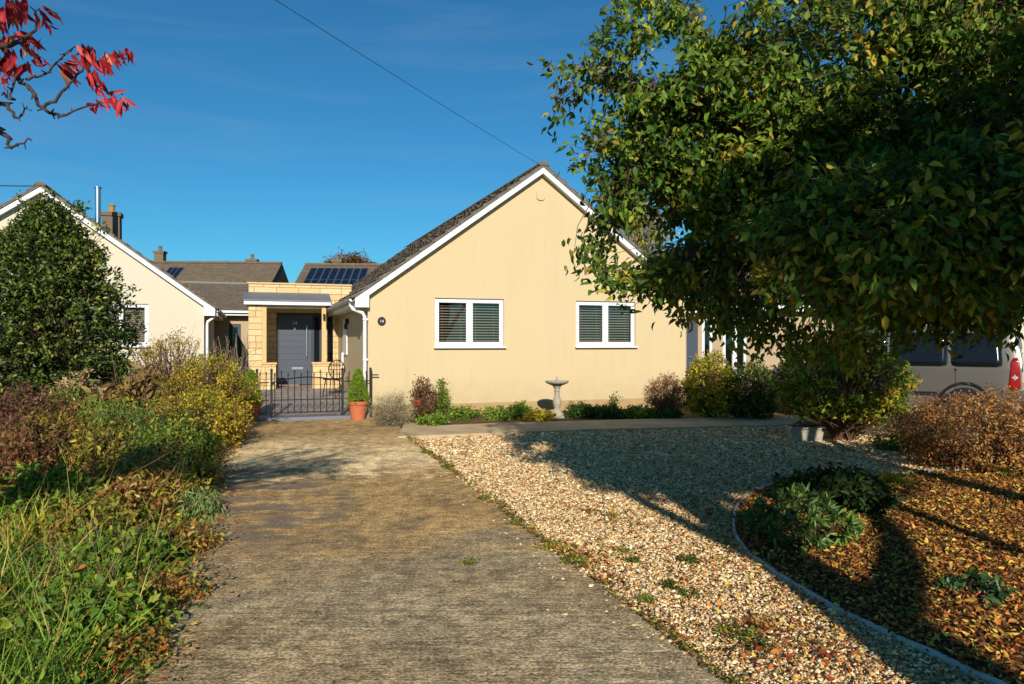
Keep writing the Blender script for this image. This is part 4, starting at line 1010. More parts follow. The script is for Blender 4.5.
# outlying sprays that break the outline against the sky and the wall
sp = []
rgx = np.random.default_rng(5)
for (qx, qy, k) in ((556, 62, 5), (548, 140, 4), (560, 112, 5), (577, 100, 5), (590, 80, 6), (574, 172, 4), (600, 40, 5), (617, 12, 7), (640, 5, 9), (598, 130, 12), (590, 160, 5), (620, 60, 10), (632, 100, 15), (622, 140, 15), (614, 170, 10), (628, 205, 16), (642, 30, 12), (660, 15, 12), (690, 20, 12), (640, 160, 12), (612, 205, 6), (606, 238, 9), (592, 262, 10), (615, 275, 12), (640, 285, 10), (650, 262, 16), (680, 270, 22), (700, 290, 20), (725, 275, 18), (735, 305, 18), (760, 310, 14), (655, 290, 12), (685, 305, 12), (710, 318, 10), (740, 330, 10), (800, 345, 18), (850, 352, 16), (760, 330, 12), (900, 332, 16), (950, 328, 16), (1000, 326, 16), (980, 318, 14), (920, 320, 14)):
    for _ in range(max(2, int(k*(.6 if qx < 600 and qy < 180 else 1)))):
        Y = rgx.uniform(4.5, 5.4); sp.append(P(qx + rgx.normal(0, 9), qy + rgx.normal(0, 9), Y))
def sky_gap(e):                                  # keep the crown's own outline ragged
    r = e[:, 0]/np.maximum(e[:, 1], .5); zz = (e[:, 2]-CAMH)/np.maximum(e[:, 1], .5)
    return (r < .14) & (zz > .15) & (RNG.uniform(0, 1, len(e)) < .75) | (r < .09) | (e[:, 2] > 4.35) | ((e[:, 1] < 2.2)) | (zz < -.035) & (r < .5)
tree('broadleaf_tree', 'large leafy green tree with yellowing leaves overhanging the gravel from the right', tx, ty, limbs, blobs, GR, 9000, 16, .060, .22, 42, wl=.50, droop=.22, reject=sky_gap, extra=np.array(sp), twr=.003)

# tree standing behind the photographer: its shade falls on the gravel and leaf bed
bx_, by_ = 2.45, -2.2
lb = [([(bx_, by_, -.05), (bx_-.05, by_, 1.4), (bx_, by_, 3.0), (bx_+.1, by_+.1, 5.6)], .34, .16), ([(bx_, by_, 2.6), (bx_+1.2, by_+.2, 3.4), (bx_+2.2, by_, 5.2)], .12, .04), ([(bx_, by_, 2.8), (bx_-.4, by_-.2, 3.9), (bx_-.7, by_, 5.0)], .1, .03)]
tree('garden_tree', 'broad garden tree behind the viewpoint shading the leaf bed', bx_, by_, lb,
     [((bx_+1.7, by_+.2, 4.95), (1.5, 1.4, .75), 3), ((bx_+.3, by_, 4.8), (1.1, 1.3, .8), 1.5)], GR, 1100, 12, .13, .3, 43)
lb = [([(4.0, -.6, -.05), (4.02, -.6, 1.2), (3.95, -.65, 2.6), (4.1, -.6, 4.3)], .11, .05)]
tree('young_tree', 'slim young tree behind the viewpoint right of the leaf bed', 4.0, -.6, lb, [((4.2, -.5, 4.4), (.5, .5, .45), 1)], GR, 120, 12, .1, .25, 44)

# red-leaved cherry, left: only the branch ends hang into the photo
RD = [('a82c34', 4), ('c24c48', 2.5), ('741824', 3), ('bc7a48', .9), ('98243c', 3)]
kx, ky = -3.35, 1.35
ch_ = thing('cherry_tree', 'autumn cherry branch with red leaves hanging in at the top left', 'tree', (kx, ky, 0))
def PW(x, y, Y): return np.array(P(x, y, Y)) - np.array([kx, ky, 0])
J = np.array([0, 0, 1.9]); J2 = np.array([.35, .5, 2.35])
cl = [(smooth_line([(0, 0, -.05), (.03, 0, .9), tuple(J)], 5), (.13, .09)), (smooth_line([J, J2, PW(-60, 40, 2.5), PW(0, 60, 2.5), PW(22, 80, 2.5), PW(44, 109, 2.5), PW(62, 115, 2.5), PW(90, 106, 2.5), PW(115, 97, 2.5)], 5), (.012, .0016)),
      (smooth_line([PW(44, 108, 2.5), PW(62, 92, 2.5), PW(82, 71, 2.5), PW(98, 58, 2.5), PW(132, 54, 2.5)], 5), (.006, .0018)),
      (smooth_line([PW(26, 79, 2.5), PW(45, 74, 2.5), PW(62, 57, 2.5), PW(76, 46, 2.5)], 5), (.005, .0018)),
      (smooth_line([PW(-25, 52, 2.5), PW(12, 45, 2.45), PW(30, 35, 2.4), PW(40, 8, 2.4)], 5), (.012, .002)), (smooth_line([PW(-10, 62, 2.5), PW(10, 68, 2.5), PW(14, 96, 2.5), PW(2, 95, 2.5)], 5), (.006, .003)),
      (smooth_line([PW(-60, 90, 2.6), PW(0, 103, 2.6), PW(16, 117, 2.6), PW(27, 106, 2.6)], 5), (.010, .002)), (smooth_line([J, PW(-70, 125, 2.7), PW(0, 132, 2.7), PW(10, 146, 2.7), PW(31, 139, 2.7)], 5), (.016, .002))]
rgs = np.random.default_rng(19); cl = [(np.vstack([p[:1], p[1:-1] + rgs.normal(0, min(.006, r_[1]*2), p[1:-1].shape), p[-1:]]), r_) for p, r_ in cl]; spurs = []
for p, r_ in cl[1:]:
    rr_l = np.linspace(r_[0], r_[1], len(p))
    for q in range(3, len(p)-1):
        for _ in range(2):
            if rgs.uniform() < .55: d_ = nrm(rgs.normal(0, 1, 3)); l_ = rgs.uniform(.008, .028); spurs.append((np.array([p[q], p[q]+d_*l_*.5, p[q]+d_*l_]), [rr_l[q]*.6+.0006, rr_l[q]*.5+.0005, .0016]))
put(mesh_tubes([(p, np.linspace(r[0], r[1], len(p))) for p, r in cl] + spurs, 'trunk', 'cherry_bark', 8), 'trunk', ch_)
rg = np.random.default_rng(9); lp, ldir, lL = [], [], []
for x, y, dx, dy, l in ((80, 48, 8, 12, 20), (84, 46, 10, 20, 22), (88, 48, 4, 22, 22), (76, 56, 12, 16, 20), (66, 60, 12, 12, 18), (60, 60, 16, 14, 20), (62, 68, 14, 18, 22), (95, 60, 14, 14, 20), (98, 58, 16, 22, 20), (104, 56, 12, 20, 18), (108, 52, 4, 12, 16), (112, 53, 6, 18, 18), (118, 50, 6, 20, 18), (122, 49, 12, 14, 18), (128, 52, 6, 12, 14), (92, 70, 6, 18, 22), (88, 74, 12, 14, 16), (103, 97, 10, 14, 16), (115, 98, 8, 20, 22), (120, 98, 10, 12, 18), (112, 95, 10, -4, 14), (92, 104, 12, 4, 14), (93, 103, 8, 10, 12),
                       (8, -5, 6, 26, 34), (2, 5, -2, 26, 30), (20, -2, 10, 22, 32), (14, 35, -8, 16, 26), (8, 50, -4, 20, 30), (16, 30, 20, 12, 30), (34, 40, -8, 14, 18), (22, 46, 0, 14, 14), (30, 48, 12, 12, 20), (26, 62, -2, 16, 20), (12, 62, -14, 14, 22), (2, 60, -2, 22, 24), (42, 8, 14, 12, 20), (40, 12, 4, 18, 16), (46, 22, 6, 12, 14), (0, 40, 6, 20, 24), (36, 60, 14, 8, 14), (5, 78, -6, 12, 16), (-14, 30, 5, 26, 34), (-20, 60, 5, 26, 34), (98, 82, 4, 18, 16), (100, 88, 6, 12, 14), (105, 62, 6, 12, 16)):
    for q in range(4):
        Y = 2.5 + rg.normal(0, .05); a = PW(x + q*3 - 4 + rg.normal(0, 1.5), y + rg.normal(0, 2), Y); b = PW(x+dx*.8 + rg.normal(0, 5), y+dy + rg.normal(0, 3), Y + rg.normal(0, .03)); lp.append(a); ldir.append(b-a); lL.append(l*.9*2.5/F)
lp, ldir, lL = np.array(lp), np.array(ldir), np.array(lL)
nn = rg.normal(0, .5, lp.shape); nn[:, 1] -= .6
put(leaves(lp, ldir, nn, lL, lL*.27, pick(RD, len(lp), rg, .2), name='crown', bend=.42), 'crown', ch_)
# the rest of its crown, outside the picture, throws the dapple on the drive
e = ell_points(85, (1.62, .0, 3.3), (.72, .9, .5), rg, .2)
a = foliage_cloud(e, np.array([0, 0, 2.0]), 6, .3, .07, RD, rg, .3)
put(leaves(*a[:6], name='crown', mat='leaf'), 'crown', ch_)
put(mesh_tubes([(np.vstack([curve(J, a[6][i], .1, 4, rg, .05), e[i][None]]), np.linspace(.014, .003, 5)) for i in range(len(e))], 'twigs', 'cherry_bark', 4), 'twigs', ch_)

# dome-shaped evergreen in front of the neighbour
BAY = [('2e4018', 5), ('3f541f', 4), ('5c6a2c', 2.4), ('1f2c12', 3), ('8a8f48', 1)]
g = P(48, 342, 11.2)
rng = np.random.default_rng(61); n = 2700
tt = rng.uniform(0, 1, n); an = rng.uniform(0, 6.283, n)
def bay_r(t): return 1.18*np.interp(t, [0, .15, .4, .62, .8, .92, 1], [.85, .97, 1.0, .84, .58, .34, .07])
rr_ = bay_r(tt)*rng.uniform(.66, 1.10, n)*(1+.08*np.sin(an*5+tt*9)+.05*np.sin(an*11-tt*17)); ends = np.stack([rr_*np.cos(an), rr_*np.sin(an), .15+3.45*tt], 1)
ends = np.concatenate([ends, np.array([[dx + rng.normal(0, .04), rng.normal(0, .05), z + rng.normal(0, .05)] for dx, z, k in ((.50, 3.55, 5), (.37, 3.5, 4), (-.02, 3.75, 5), (.75, 3.3, 4), (-.35, 3.6, 3)) for _ in range(k)])])
bay = thing('evergreen_tree', 'dense domed dark evergreen in front of the cream gable at left', 'tree', (g[0], 11.2, 0))
a = foliage_cloud(ends, np.array([0, 0, 1.2]), 14, .2, .068, BAY, rng, .0, .035, .5, upn=.5)
put(leaves(*a[:6], mat='leaf_gloss', name='crown'), 'crown', bay)
put(mesh_tubes([(smooth_line([(0, 0, -.05), (.03, 0, 1.2), (0, .02, 3.4)], 6), np.linspace(.09, .02, 13))] + [(curve((0, 0, z*.75), (q[0], q[1], z), .05, 4, rng, .02), [.012, .009, .006, .003]) for q, z in zip(a[6], a[6][:, 2])], 'trunk', 'bark', 5), 'trunk', bay)

# distant russet tree over the roofs, willow-like tree behind the gable
RU = [('6a4a28', 4), ('54401f', 3), ('7d5a30', 2), ('3f3a1c', 2)]
c = P(350, 262, 46)
tree('russet_tree', 'rounded russet tree far behind the house with solar panels', c[0], 46, [([(c[0], 46, 0), (c[0], 46, 3), (c[0], 46, 5.5)], .25, .1)], [((c[0]-.6, 46, 5.5), (1.4, 1.3, 1.6), 1), ((c[0]+.5, 46, 5.7), (1.3, 1.1, 1.5), 1)], RU, 800, 16, .16, .5, 62, spread=.14)
c = P(628, 200, 26)
WI = [('8a7c4c', 3), ('6d6a34', 3), ('9a8a60', 2), ('a89468', 1)]
tree('weeping_tree', 'pale straggly tree rising behind the right roof slope', c[0]+.5, 26, [([(c[0]+.5, 26, 0), (c[0]+.5, 26, 3.5), (c[0]+.3, 26, 6.6)], .2, .05)], [((c[0]+.45, 26, 5.4), (1.15, 1.0, 1.55), 1)], WI, 420, 14, .09, .5, 63, droop=1.1, spread=.12)

# ------------------------------------------------------------------ shrubs and plants
LAV = [('8a8a78', 4), ('6f7560', 3), ('a59c92', 2), ('5d6648', 2)]
ROSE = [('4f2f28', 3), ('6a3c2c', 3), ('3f4a22', 2), ('7a5538', 1)]
LG = [('5f7c2e', 3), ('7c9640', 2), ('445e22', 2)]
GC = [('4e6e28', 4), ('6f8c36', 3), ('385220', 2), ('93983c', 1.2)]
YG = [('928f2c', 3), ('b8a430', 2.5), ('657626', 3), ('d0b83c', 1.4), ('3d5a20', 1.6), ('b07c34', .9)]
OR = [('9a6c38', 3), ('b08a50', 2), ('70482c', 3), ('845838', 3), ('c4a878', 1.4)]
BR = [('6a4a38', 3), ('84563c', 3), ('533630', 2), ('9c7048', 1)]
DG = [('2f4a1c', 4), ('456326', 3), ('1f3516', 3), ('5f7a30', 1)]
def S(name, label, cat, x, y, *a, **k):
    g = G(x, y); return shrub(name, label, cat, g[0], g[1], *a, **k)
S('lavender', 'grey lavender clump at the house corner beside the right clay pot', 'shrub', 392, 427, .58, .42, LAV, 520, 12, .035, .16, 'leaf_dry', seed=1, twig=.16, upn=.2, stem='grey_twig')
t = S('rose_bush', 'dark red-leaved rose bush with one red bloom beside the lavender', 'rose', 423, 424, .84, .22, ROSE, 190, 12, .045, seed=2)
rg = np.random.default_rng(3); fp = np.tile([[-.09, -.17, .37]], (26, 1)); fd = nrm(rg.normal(0, 1, (26, 3)) + [0, -.5, .4]); put(leaves(fp, fd, rg.normal(0, 1, (26, 3)), np.full(26, .05), np.full(26, .045), pick([('c02a24', 1)], 26, rg, .2)), 'bloom', t)
S('green_shrub', 'upright light green shrub right of the rose bush', 'shrub', 441, 420, .70, .17, LG, 120, 12, .05, seed=4)
for i, (x, y, h, r, pal, lab) in enumerate(((432, 427, .15, .26, GC, 'in front of the rose bush'), (462, 419, .16, .3, GC, 'left of the brown stone'), (500, 420, .17, .28, LG, 'right of the brown stone'), (520, 419, .22, .18, LG, 'midway from brown stone to bird bath'), (540, 421, .14, .25, YG, 'just left of the bird bath'), (582, 418, .2, .3, DG, 'just right of the bird bath'), (608, 419, .19, .3, DG, 'below the corner of the right window'), (636, 419, .17, .3, GC, 'left of the red-brown shrub'), (665, 420, .15, .3, DG, 'in front of the red-brown shrub'))):
    S('low_plant', f'low leafy green plant in the wall bed {lab}', 'plant', x, y, h*1.3, r*1.1, pal, 190, 9, .05, .6, seed=100+i, twig=.08, group='low plants in the wall bed', shell=.2)
S('seedling_shrub', 'small upright green sapling against the wall below the right window', 'shrub', 614, 413, .42, .1, DG, 40, 10, .05, seed=5)
S('berberis', 'red-brown twiggy shrub at the right end of the yellow wall', 'shrub', 666, 418, .82, .42, BR, 360, 12, .035, seed=6, stem='twig')
S('euonymus', 'bushy green shrub splashed with yellow at the house corner', 'shrub', 712, 419, 1.22, .55, YG, 520, 12, .06, seed=7)
S('mixed_shrub', 'dark green shrub with yellow flecks right of the euonymus', 'shrub', 752, 420, 1.05, .55, DG+[('a39c34', 1.2)], 480, 12, .06, seed=8)
S('gnarled_shrub', 'tall gold-edged shrub with a thick reddish trunk behind the stone trough', 'shrub', 845, 441, 1.66, .95, YG+LG+DG[:2], 900, 12, .07, seed=9, shell=.4, base=.42, dome=True, stems=9)
g = G(842, 440); tk = MB()
for i in range(9):
    a = i*.7; tk.tube([(g[0]+.10*math.cos(a), g[1]+.1*math.sin(a), -.02), (g[0]+.16*math.cos(a), g[1]+.14*math.sin(a), .35), (g[0]+.34*math.cos(a+.3), g[1]+.3*math.sin(a), .85)], [.05, .04, .02], 7)
M['red_bark'] = plain('red_bark', lin('86553a'), .95, 0, .4, 30, 1)
ob = tk.build('trunk', 'red_bark'); ob.parent = bpy.data.objects['gnarled_shrub']; ob.location = (-g[0], -G(845, 441)[1], 0); ob.location[0] = -G(845, 441)[0]
S('bare_shrub', 'sparse half-bare twiggy shrub before the van', 'shrub', 896, 440, .95, .48, OR, 130, 5, .035, seed=10, stem='grey_twig', twig=.3)
S('spiraea', 'rounded golden brown shrub at the right edge in front of the van', 'shrub', 992, 470, .86, .98, OR, 1000, 15, .036, seed=11, stem='twig', shell=.6)
S('low_shrub', 'low dark green shrub at the foot of the golden brown one', 'shrub', 905, 452, .24, .4, GC+DG, 170, 10, .05, seed=12)
S('bed_weed', 'small green weed patch by the back end of the edging strip', 'plant', 1010, 476, .14, .3, LG, 90, 9, .05, seed=13, twig=.07)
S('pieris', 'low shrub with long pale green leaf rosettes inside the curved edging', 'shrub', 802, 546, .34, .36, [('46622c', 3), ('5f7c3a', 2), ('344e22', 3), ('26381a', 2)], 120, 13, .075, .27, 'leaf_gloss', seed=14, twig=.03, upn=.9, spread=.008, shell=.7)
S('dark_shrub', 'dark shaded evergreen just behind the pale rosette shrub', 'shrub', 835, 508, .32, .5, [('1d3014', 3), ('2c421c', 2)], 220, 12, .07, .4, seed=15)
S('hellebore', 'dark leathery green clump among the fallen leaves at lower right', 'plant', 972, 600, .12, .17, [('27482a', 3), ('3c6438', 2), ('1c3620', 2)], 24, 8, .062, .45, 'leaf_gloss', seed=16, twig=.03, upn=1.2, spread=.01)
S('sedum', 'small yellow plant near the back edge of the leaf bed', 'plant', 893, 487, .12, .17, [('a8a030', 2), ('8a8a28', 2)], 50, 9, .04, seed=17, twig=.05)
# weeds in the gravel and along the drive
WE = [(554, 552, .05, .17, YG), (573, 566, .06, .12, LG), (469, 568, .03, .09, LG), (623, 556, .05, .07, LG), (633, 566, .05, .07, DG), (690, 565, .05, .1, DG), (645, 606, .05, .06, LG), (690, 600, .04, .09, GC), (515, 528, .04, .08, LG), (427, 455, .05, .10, GC), (448, 470, .04, .10, GC), (487, 502, .04, .11, GC), (735, 640, .06, .13, GC), (755, 652, .06, .09, DG), (612, 520, .04, .09, YG), (588, 515, .04, .08, OR), (668, 592, .05, .08, DG), (760, 630, .05, .10, OR), (940, 585, .05, .08, YG), (890, 560, .05, .07, LG), (905, 620, .05, .07, YG)]
WL = ['large mossy clump on the right edge of the drive', 'bright weed just right of the mossy clump', 'tiny tuft growing from a crack in the drive', 'small bright weed out in the gravel', 'dark weed touching the small bright one', 'dark weed midway between drive and edging', 'small weed by the drive near the bottom', 'weed patch in the lower gravel', 'small tuft on the drive edge above the mossy clump', 'uppermost green tuft on the drive edge', 'second green tuft down the drive edge', 'third green tuft down the drive edge', 'wide weed patch nearest the bottom of the gravel', 'dark weed beside the widest patch at the bottom', 'yellowish tuft at the border of the tree shade', 'brown tuft left of the yellowish one', 'dark weed below the middle of the gravel', 'rusty weed near the curved edging', 'yellow seedling among the fallen leaves left of the leathery clump', 'pale green seedling in the upper leaf bed', 'yellowish seedling in the shaded front of the leaf bed']
for i, ((x, y, h, r, pal), lab) in enumerate(zip(WE, WL)):
    S('weed', lab, 'weed', x, y, h*.7, r*.8, pal+[('8a6a3c', 1.5), ('5a6a34', 1)], 18 if r < .1 else 40, 6, .022, .5, seed=200+i, twig=.03, spread=.012, group='weeds in the gravel', shell=.1, stems=4)

# ---- overgrown border, left of the drive
bo = []
def B(name, label, cat, x, Y, h, r, pal, **k):           # x pixel column, Y metres away
    X = (x-CX)*Y/F; return shrub(name, label, cat, X, Y, h, r, pal, **k)
B('spiraea', 'yellow-green spiraea nearest the left clay pot', 'shrub', 212, 11.4, 1.25, .72, YG, n=620, per=14, L=.04, seed=301)
B('spiraea', 'tall orange-tinged spiraea next to the cream house window', 'shrub', 168, 11.8, 1.52, .78, [('9a7434', 3), ('8a8a30', 3), ('7a5a30', 2), ('b0a23c', 1.4)], n=620, per=13, L=.04, seed=302)
B('spiraea', 'golden low spiraea spilling toward the drive', 'shrub', 196, 9.5, .86, .66, YG, n=380, per=14, L=.04, seed=303)
B('peony_clump', 'brown withered broad-leaved clump before the evergreen', 'plant', 128, 9.4, 1.12, .6, [('7a6242', 3), ('5d4a34', 2), ('a08862', 1.5), ('6a6a34', 2)], n=170, per=10, L=.13, wl=.4, mat='leaf_dry', seed=304, droop=.5, twig=.25)
B('hydrangea', 'faded hydrangea with pale dry heads under the evergreen', 'shrub', 78, 9.9, 1.02, .5, [('b8a08a', 2), ('6a5238', 3), ('8a6c50', 2), ('c8b8a0', 1)], n=150, per=12, L=.05, mat='leaf_dry', seed=305)
B('green_bush', 'bright green shoots between the withered clump and the evergreen', 'shrub', 100, 8.4, .82, .3, LG, n=120, per=10, L=.08, wl=.25, seed=306)
B('purple_shrub', 'purplish brown shrub at the far left edge', 'shrub', 16, 7.9, .95, .54, [('5a3a3c', 3), ('6e4a44', 3), ('4a4426', 2), ('84604c', 1)], n=420, per=10, L=.05, seed=307, stem='twig')
B('hebe', 'grey-green rounded bush in the middle of the border', 'shrub', 122, 7.6, .82, .5, [('5a7a3a', 3), ('789448', 2), ('35502a', 2)], n=320, per=12, L=.045, wl=.35, seed=308)
B('fuchsia', 'reddish-stemmed leafy shrub in the middle of the border', 'shrub', 58, 6.7, .80, .5, [('6c6c2e', 3), ('7a4a30', 1.5), ('5a4a2c', 1.5), ('9c8c3a', 2)], n=330, per=10, L=.05, seed=309)
B('cotoneaster', 'mid-green spreading shrub by the drive with yellow leaves', 'shrub', 168, 7.6, .62, .5, GC+[('a09a34', 1.5)], n=300, per=11, L=.045, seed=310)
B('dogwood', 'rusty twiggy shrub near the left picture edge', 'shrub', -10, 5.6, .72, .48, BR+[('5f6a2c', 2)], n=280, per=9, L=.055, seed=311)
B('leafy_perennial', 'leafy green perennial left of the dry stalks', 'plant', 62, 5.4, .50, .36, GC, n=170, per=10, L=.06, seed=312)
B('leafy_perennial', 'yellow-leaved perennial spilling onto the drive at mid length', 'plant', 168, 6.4, .40, .32, [('a5a23c', 2), ('7a8a34', 2), ('8a5a30', 1)], n=120, per=9, L=.06, wl=.5, seed=313)
B('leafy_perennial', 'fine grey-green perennial arching over the drive edge', 'plant', 196, 5.9, .30, .24, [('7d9a6a', 2), ('5c7a48', 2)], n=90, per=10, L=.07, wl=.2, seed=314, droop=.8)
B('rusty_plant', 'rust-red leafy groundcover on the drive edge', 'plant', 180, 5.0, .18, .26, LIT+GC+[('903a20', 4)], n=170, per=9, L=.035, wl=.5, seed=315)
B('rusty_plant', 'orange and green groundcover lower down the drive edge', 'plant', 160, 4.0, .15, .26, LIT+GC, n=150, per=9, L=.034, wl=.55, seed=316)
B('rusty_plant', 'red and green groundcover at the bottom of the drive edge', 'plant', 128, 3.3, .14, .22, LIT+GC+[('c02418', 1.5)], n=130, per=9, L=.032, wl=.55, seed=317)
B('strawberry_plants', 'green lobed leaves at the bottom left', 'plant', 88, 3.5, .22, .36, GC, n=200, per=9, L=.05, wl=.6, seed=318)
B('strawberry_plants', 'green leafy mat left of the rusty groundcover', 'plant', 118, 4.6, .25, .38, GC, n=220, per=9, L=.05, wl=.55, seed=319)
MX = [('948a38', 3), ('6a4a34', 2), ('66762e', 4), ('a89a48', 1.5), ('3f4a22', 1.5)]
PU = [('5a3f3a', 3), ('7a5648', 2), ('5c5a30', 2), ('9a7a5c', 1)]
for i, (x, Y, h, r, pal, lab) in enumerate(((88, 7.9, .72, .42, MX, 'olive and brown tangle left of the grey-green bush'), (40, 8.8, .85, .45, PU, 'purplish seed-head clump below the evergreen'), (150, 8.6, .75, .45, MX, 'straw and green clump below the withered broad leaves'), (180, 8.5, .62, .38, DG, 'dark green leaves beneath the golden spiraea'),
        (100, 6.5, .70, .40, MX, 'olive tangle right of the reddish-stemmed shrub'), (140, 6.7, .62, .38, GC, 'green tuft before the grey-green bush'), (20, 6.3, .85, .42, PU, 'purplish twiggy tangle near the left edge'), (132, 5.6, .42, .32, MX+OR, 'rusty green tangle beside the drive'), (95, 5.0, .40, .30, MX, 'olive weeds above the green mat'), (28, 5.5, .50, .34, GC, 'leafy green weeds above the sword-leaved clumps'), (226, 10.4, .55, .34, OR+YG, 'orange-leaved tuft at the drive edge before the golden spiraea'), (50, 7.1, .78, .34, MX+YG, 'yellow and olive tangle beneath the purplish shrub'), (120, 8.9, .8, .36, YG, 'yellow-green clump between the withered leaves and the grey-green bush'), (145, 6.1, .48, .3, YG+OR, 'yellowish low tangle by the dry stalks'), (60, 9.2, .85, .4, GC, 'bright leafy clump under the evergreen'), (188, 6.9, .35, .28, OR+GC, 'small rusty and green tuft hanging over the drive'))):
    B('border_plant', lab, 'plant', x, Y, h, r, pal, n=230, per=10, L=.05, seed=330+i, group='mixed plants in the left border')
# bare stalks and dead stems
def stalks(name, label, x, Y, n, h, spread, mat, seed, lean=.25, r=.0035):
    rg = np.random.default_rng(seed); X = (x-CX)*Y/F; lines = []
    for i in range(n):
        a = rg.uniform(0, 6.283); b = np.array([rg.normal(0, spread*.4), rg.normal(0, spread*.4), 0]); hh = h*rg.uniform(.6, 1.1)
        e = b + np.array([math.cos(a)*lean*hh, math.sin(a)*lean*hh, hh]) + np.array([rg.normal(0, spread*.3), 0, 0]); k = curve(b, e, .02, 5, rg, .012*h); lines.append((k, np.linspace(r, r*.4, 5)))
        for _ in range(2):
            t = rg.integers(2, 4); q = k[t] + np.array([rg.normal(0, .12), rg.normal(0, .12), rg.uniform(.05, .2)])*h; lines.append((np.array([k[t], (k[t]+q)/2+[0, 0, .01], q]), [r*.5, r*.4, r*.3]))
    o = tag(put(mesh_tubes(lines, name, mat, 4), name), label, 'plant'); o.location = (X, Y, 0); return o
stalks('dry_stalks', 'pale dry stalks standing in front of the yellow-green spiraea', 150, 6.2, 34, .62, .5, 'grey_twig', 401)
stalks('dry_stalks', 'dry reddish stalks leaning across the left border', 70, 6.4, 20, .66, .6, 'twig', 402, .35)
stalks('dry_stalks', 'thin dry stalks rising from the tall grass at lower left', 80, 4.2, 16, .42, .5, 'grey_twig', 403, .4, .002)
stalks('bare_twigs', 'bare twigs reaching up before the cream house window', 160, 11.6, 34, 1.62, .7, 'grey_twig', 404, .3, .004)
o = stalks('vine_stems', 'bundle of bare woody vine stems beside the stone porch', 234, 14.3, 30, 1.5, .32, 'grey_twig', 405, .12, .011)
# grass and weeds
def grass(name, n, region, h, pal, seed, w=.006, lean=.5):
    rg = np.random.default_rng(seed); p = np.stack([rg.uniform(region[0], region[1], n), rg.uniform(region[2], region[3], n)], 1)
    dl = np.array([drive_left(v) for v in p[:, 1]]); dens = .5 + .5*np.sin(p[:, 0]*5.1 + 2*np.sin(p[:, 1]*3.3))*np.sin(p[:, 1]*4.3)
    ok = (p[:, 0] < dl - .12 + rg.normal(0, .07, n)) & fan(p[:, 0], p[:, 1]) & (rg.uniform(0, 1, n) < .35 + .65*dens); p = p[ok]; n = len(p)
    hh = h*rg.lognormal(-.1, .35, n)*(.75+.5*dens[ok]); fall = np.clip((dl[ok]-p[:, 0])/.5, .3, 1); hh = hh*fall
    d = np.stack([rg.normal(0, lean, n)+.12, rg.normal(0, lean, n), np.ones(n)], 1); nn_ = rg.normal(0, 1, (n, 3)); nn_[:, 2] = .4
    me = leaves(np.column_stack([p, np.zeros(n)]), d, nn_, hh, np.full(n, w)*rg.uniform(.7, 1.5, n), pick(pal, n, rg, .2), 'leaf', name, .1, .35)
    tag(put(me, name), kind='stuff')
GP = [('5f8432', 4), ('7c9e40', 3.4), ('456226', 3), ('a09a54', 1.3), ('a8946a', 1.1)]
grass('grass', 19000, (-4.2, -1.2, 2.2, 5.2), .22, GP, 501)
grass('far_grass', 15000, (-8, -1.8, 5.0, 12.5), .30, GP+[('8a6a40', 3), ('6a4a34', 2)], 502, .009)
grass('dry_grass', 2000, (-4.2, -1.4, 3.2, 7), .42, [('b09a68', 3), ('9a8052', 2), ('7d5c40', 2)], 503, .005, .7)
def cover(name, n, region, L, pal, seed, zt=.12):
    rg = np.random.default_rng(seed); p = np.stack([rg.uniform(region[0], region[1], n), rg.uniform(region[2], region[3], n)], 1)
    dl = np.array([drive_left(v) for v in p[:, 1]]); ok = (p[:, 0] < dl - .06 + rg.normal(0, .08, n)) & fan(p[:, 0], p[:, 1]); p = p[ok]; n = len(p)
    z = rg.uniform(.02, zt, n)*np.clip((dl[ok]-p[:, 0])/.35, .15, 1); d = rg.normal(0, 1, (n, 3)); d[:, 2] = np.abs(d[:, 2])*.5; nn_ = rg.normal(0, .45, (n, 3)); nn_[:, 2] += 1
    LL = L*rg.uniform(.6, 1.4, n); me = leaves(np.column_stack([p, z]), d, nn_, LL, LL*.6, pick(pal, n, rg, .22), 'leaf', name, .2, .25); tag(put(me, name), kind='stuff')
cover('ground_cover', 20000, (-4.5, -1.2, 2.2, 6.5), .04, GC+[('8a5a30', .8), ('6a3a24', .6)], 504, .16)
cover('far_ground_cover', 16000, (-9.5, -1.8, 6.2, 13.5), .06, GC+OR+BR, 505, .3)
# iris-like yellow blades at far left
for i, (x, Y, lab) in enumerate(((20, 4.7, 'yellow sword-leaved clump at the left picture edge'), (46, 4.9, 'yellow-green sword-leaved clump second from the left edge'))):
    rg = np.random.default_rng(600+i); n = 26; b = rg.normal(0, .05, (n, 3)); b[:, 2] = 0; d = rg.normal(0, .28, (n, 3)); d[:, 2] = 1; L = rg.uniform(.25, .45, n)
    o = tag(put(leaves(b, d, rg.normal(0, 1, (n, 3)), L, np.full(n, .02), pick([('a5a03a', 3), ('7a9034', 2), ('c0b060', 1)], n, rg, .15), 'leaf', 'iris', .1, .15), 'iris'), lab, 'plant'); o.location = ((x-CX)*Y/F, Y, 0)
# far hedge and tree masses that close the horizon between houses
for i, (x, y, h, r, lab) in enumerate(((-30, 30, 3.2, 5, 'far dark hedge beyond the cream bungalow'), (16.5, 25.5, 3.0, 3.5, 'dark hedge between the two bungalows behind the van'), (30, 24, 4.0, 5, 'far hedge at the right beyond the van'))):
    shrub('hedge', lab, 'hedge', x, y, h, r, DG+GC, n=700, per=14, L=.16, seed=700+i, twig=.4, spread=.12)

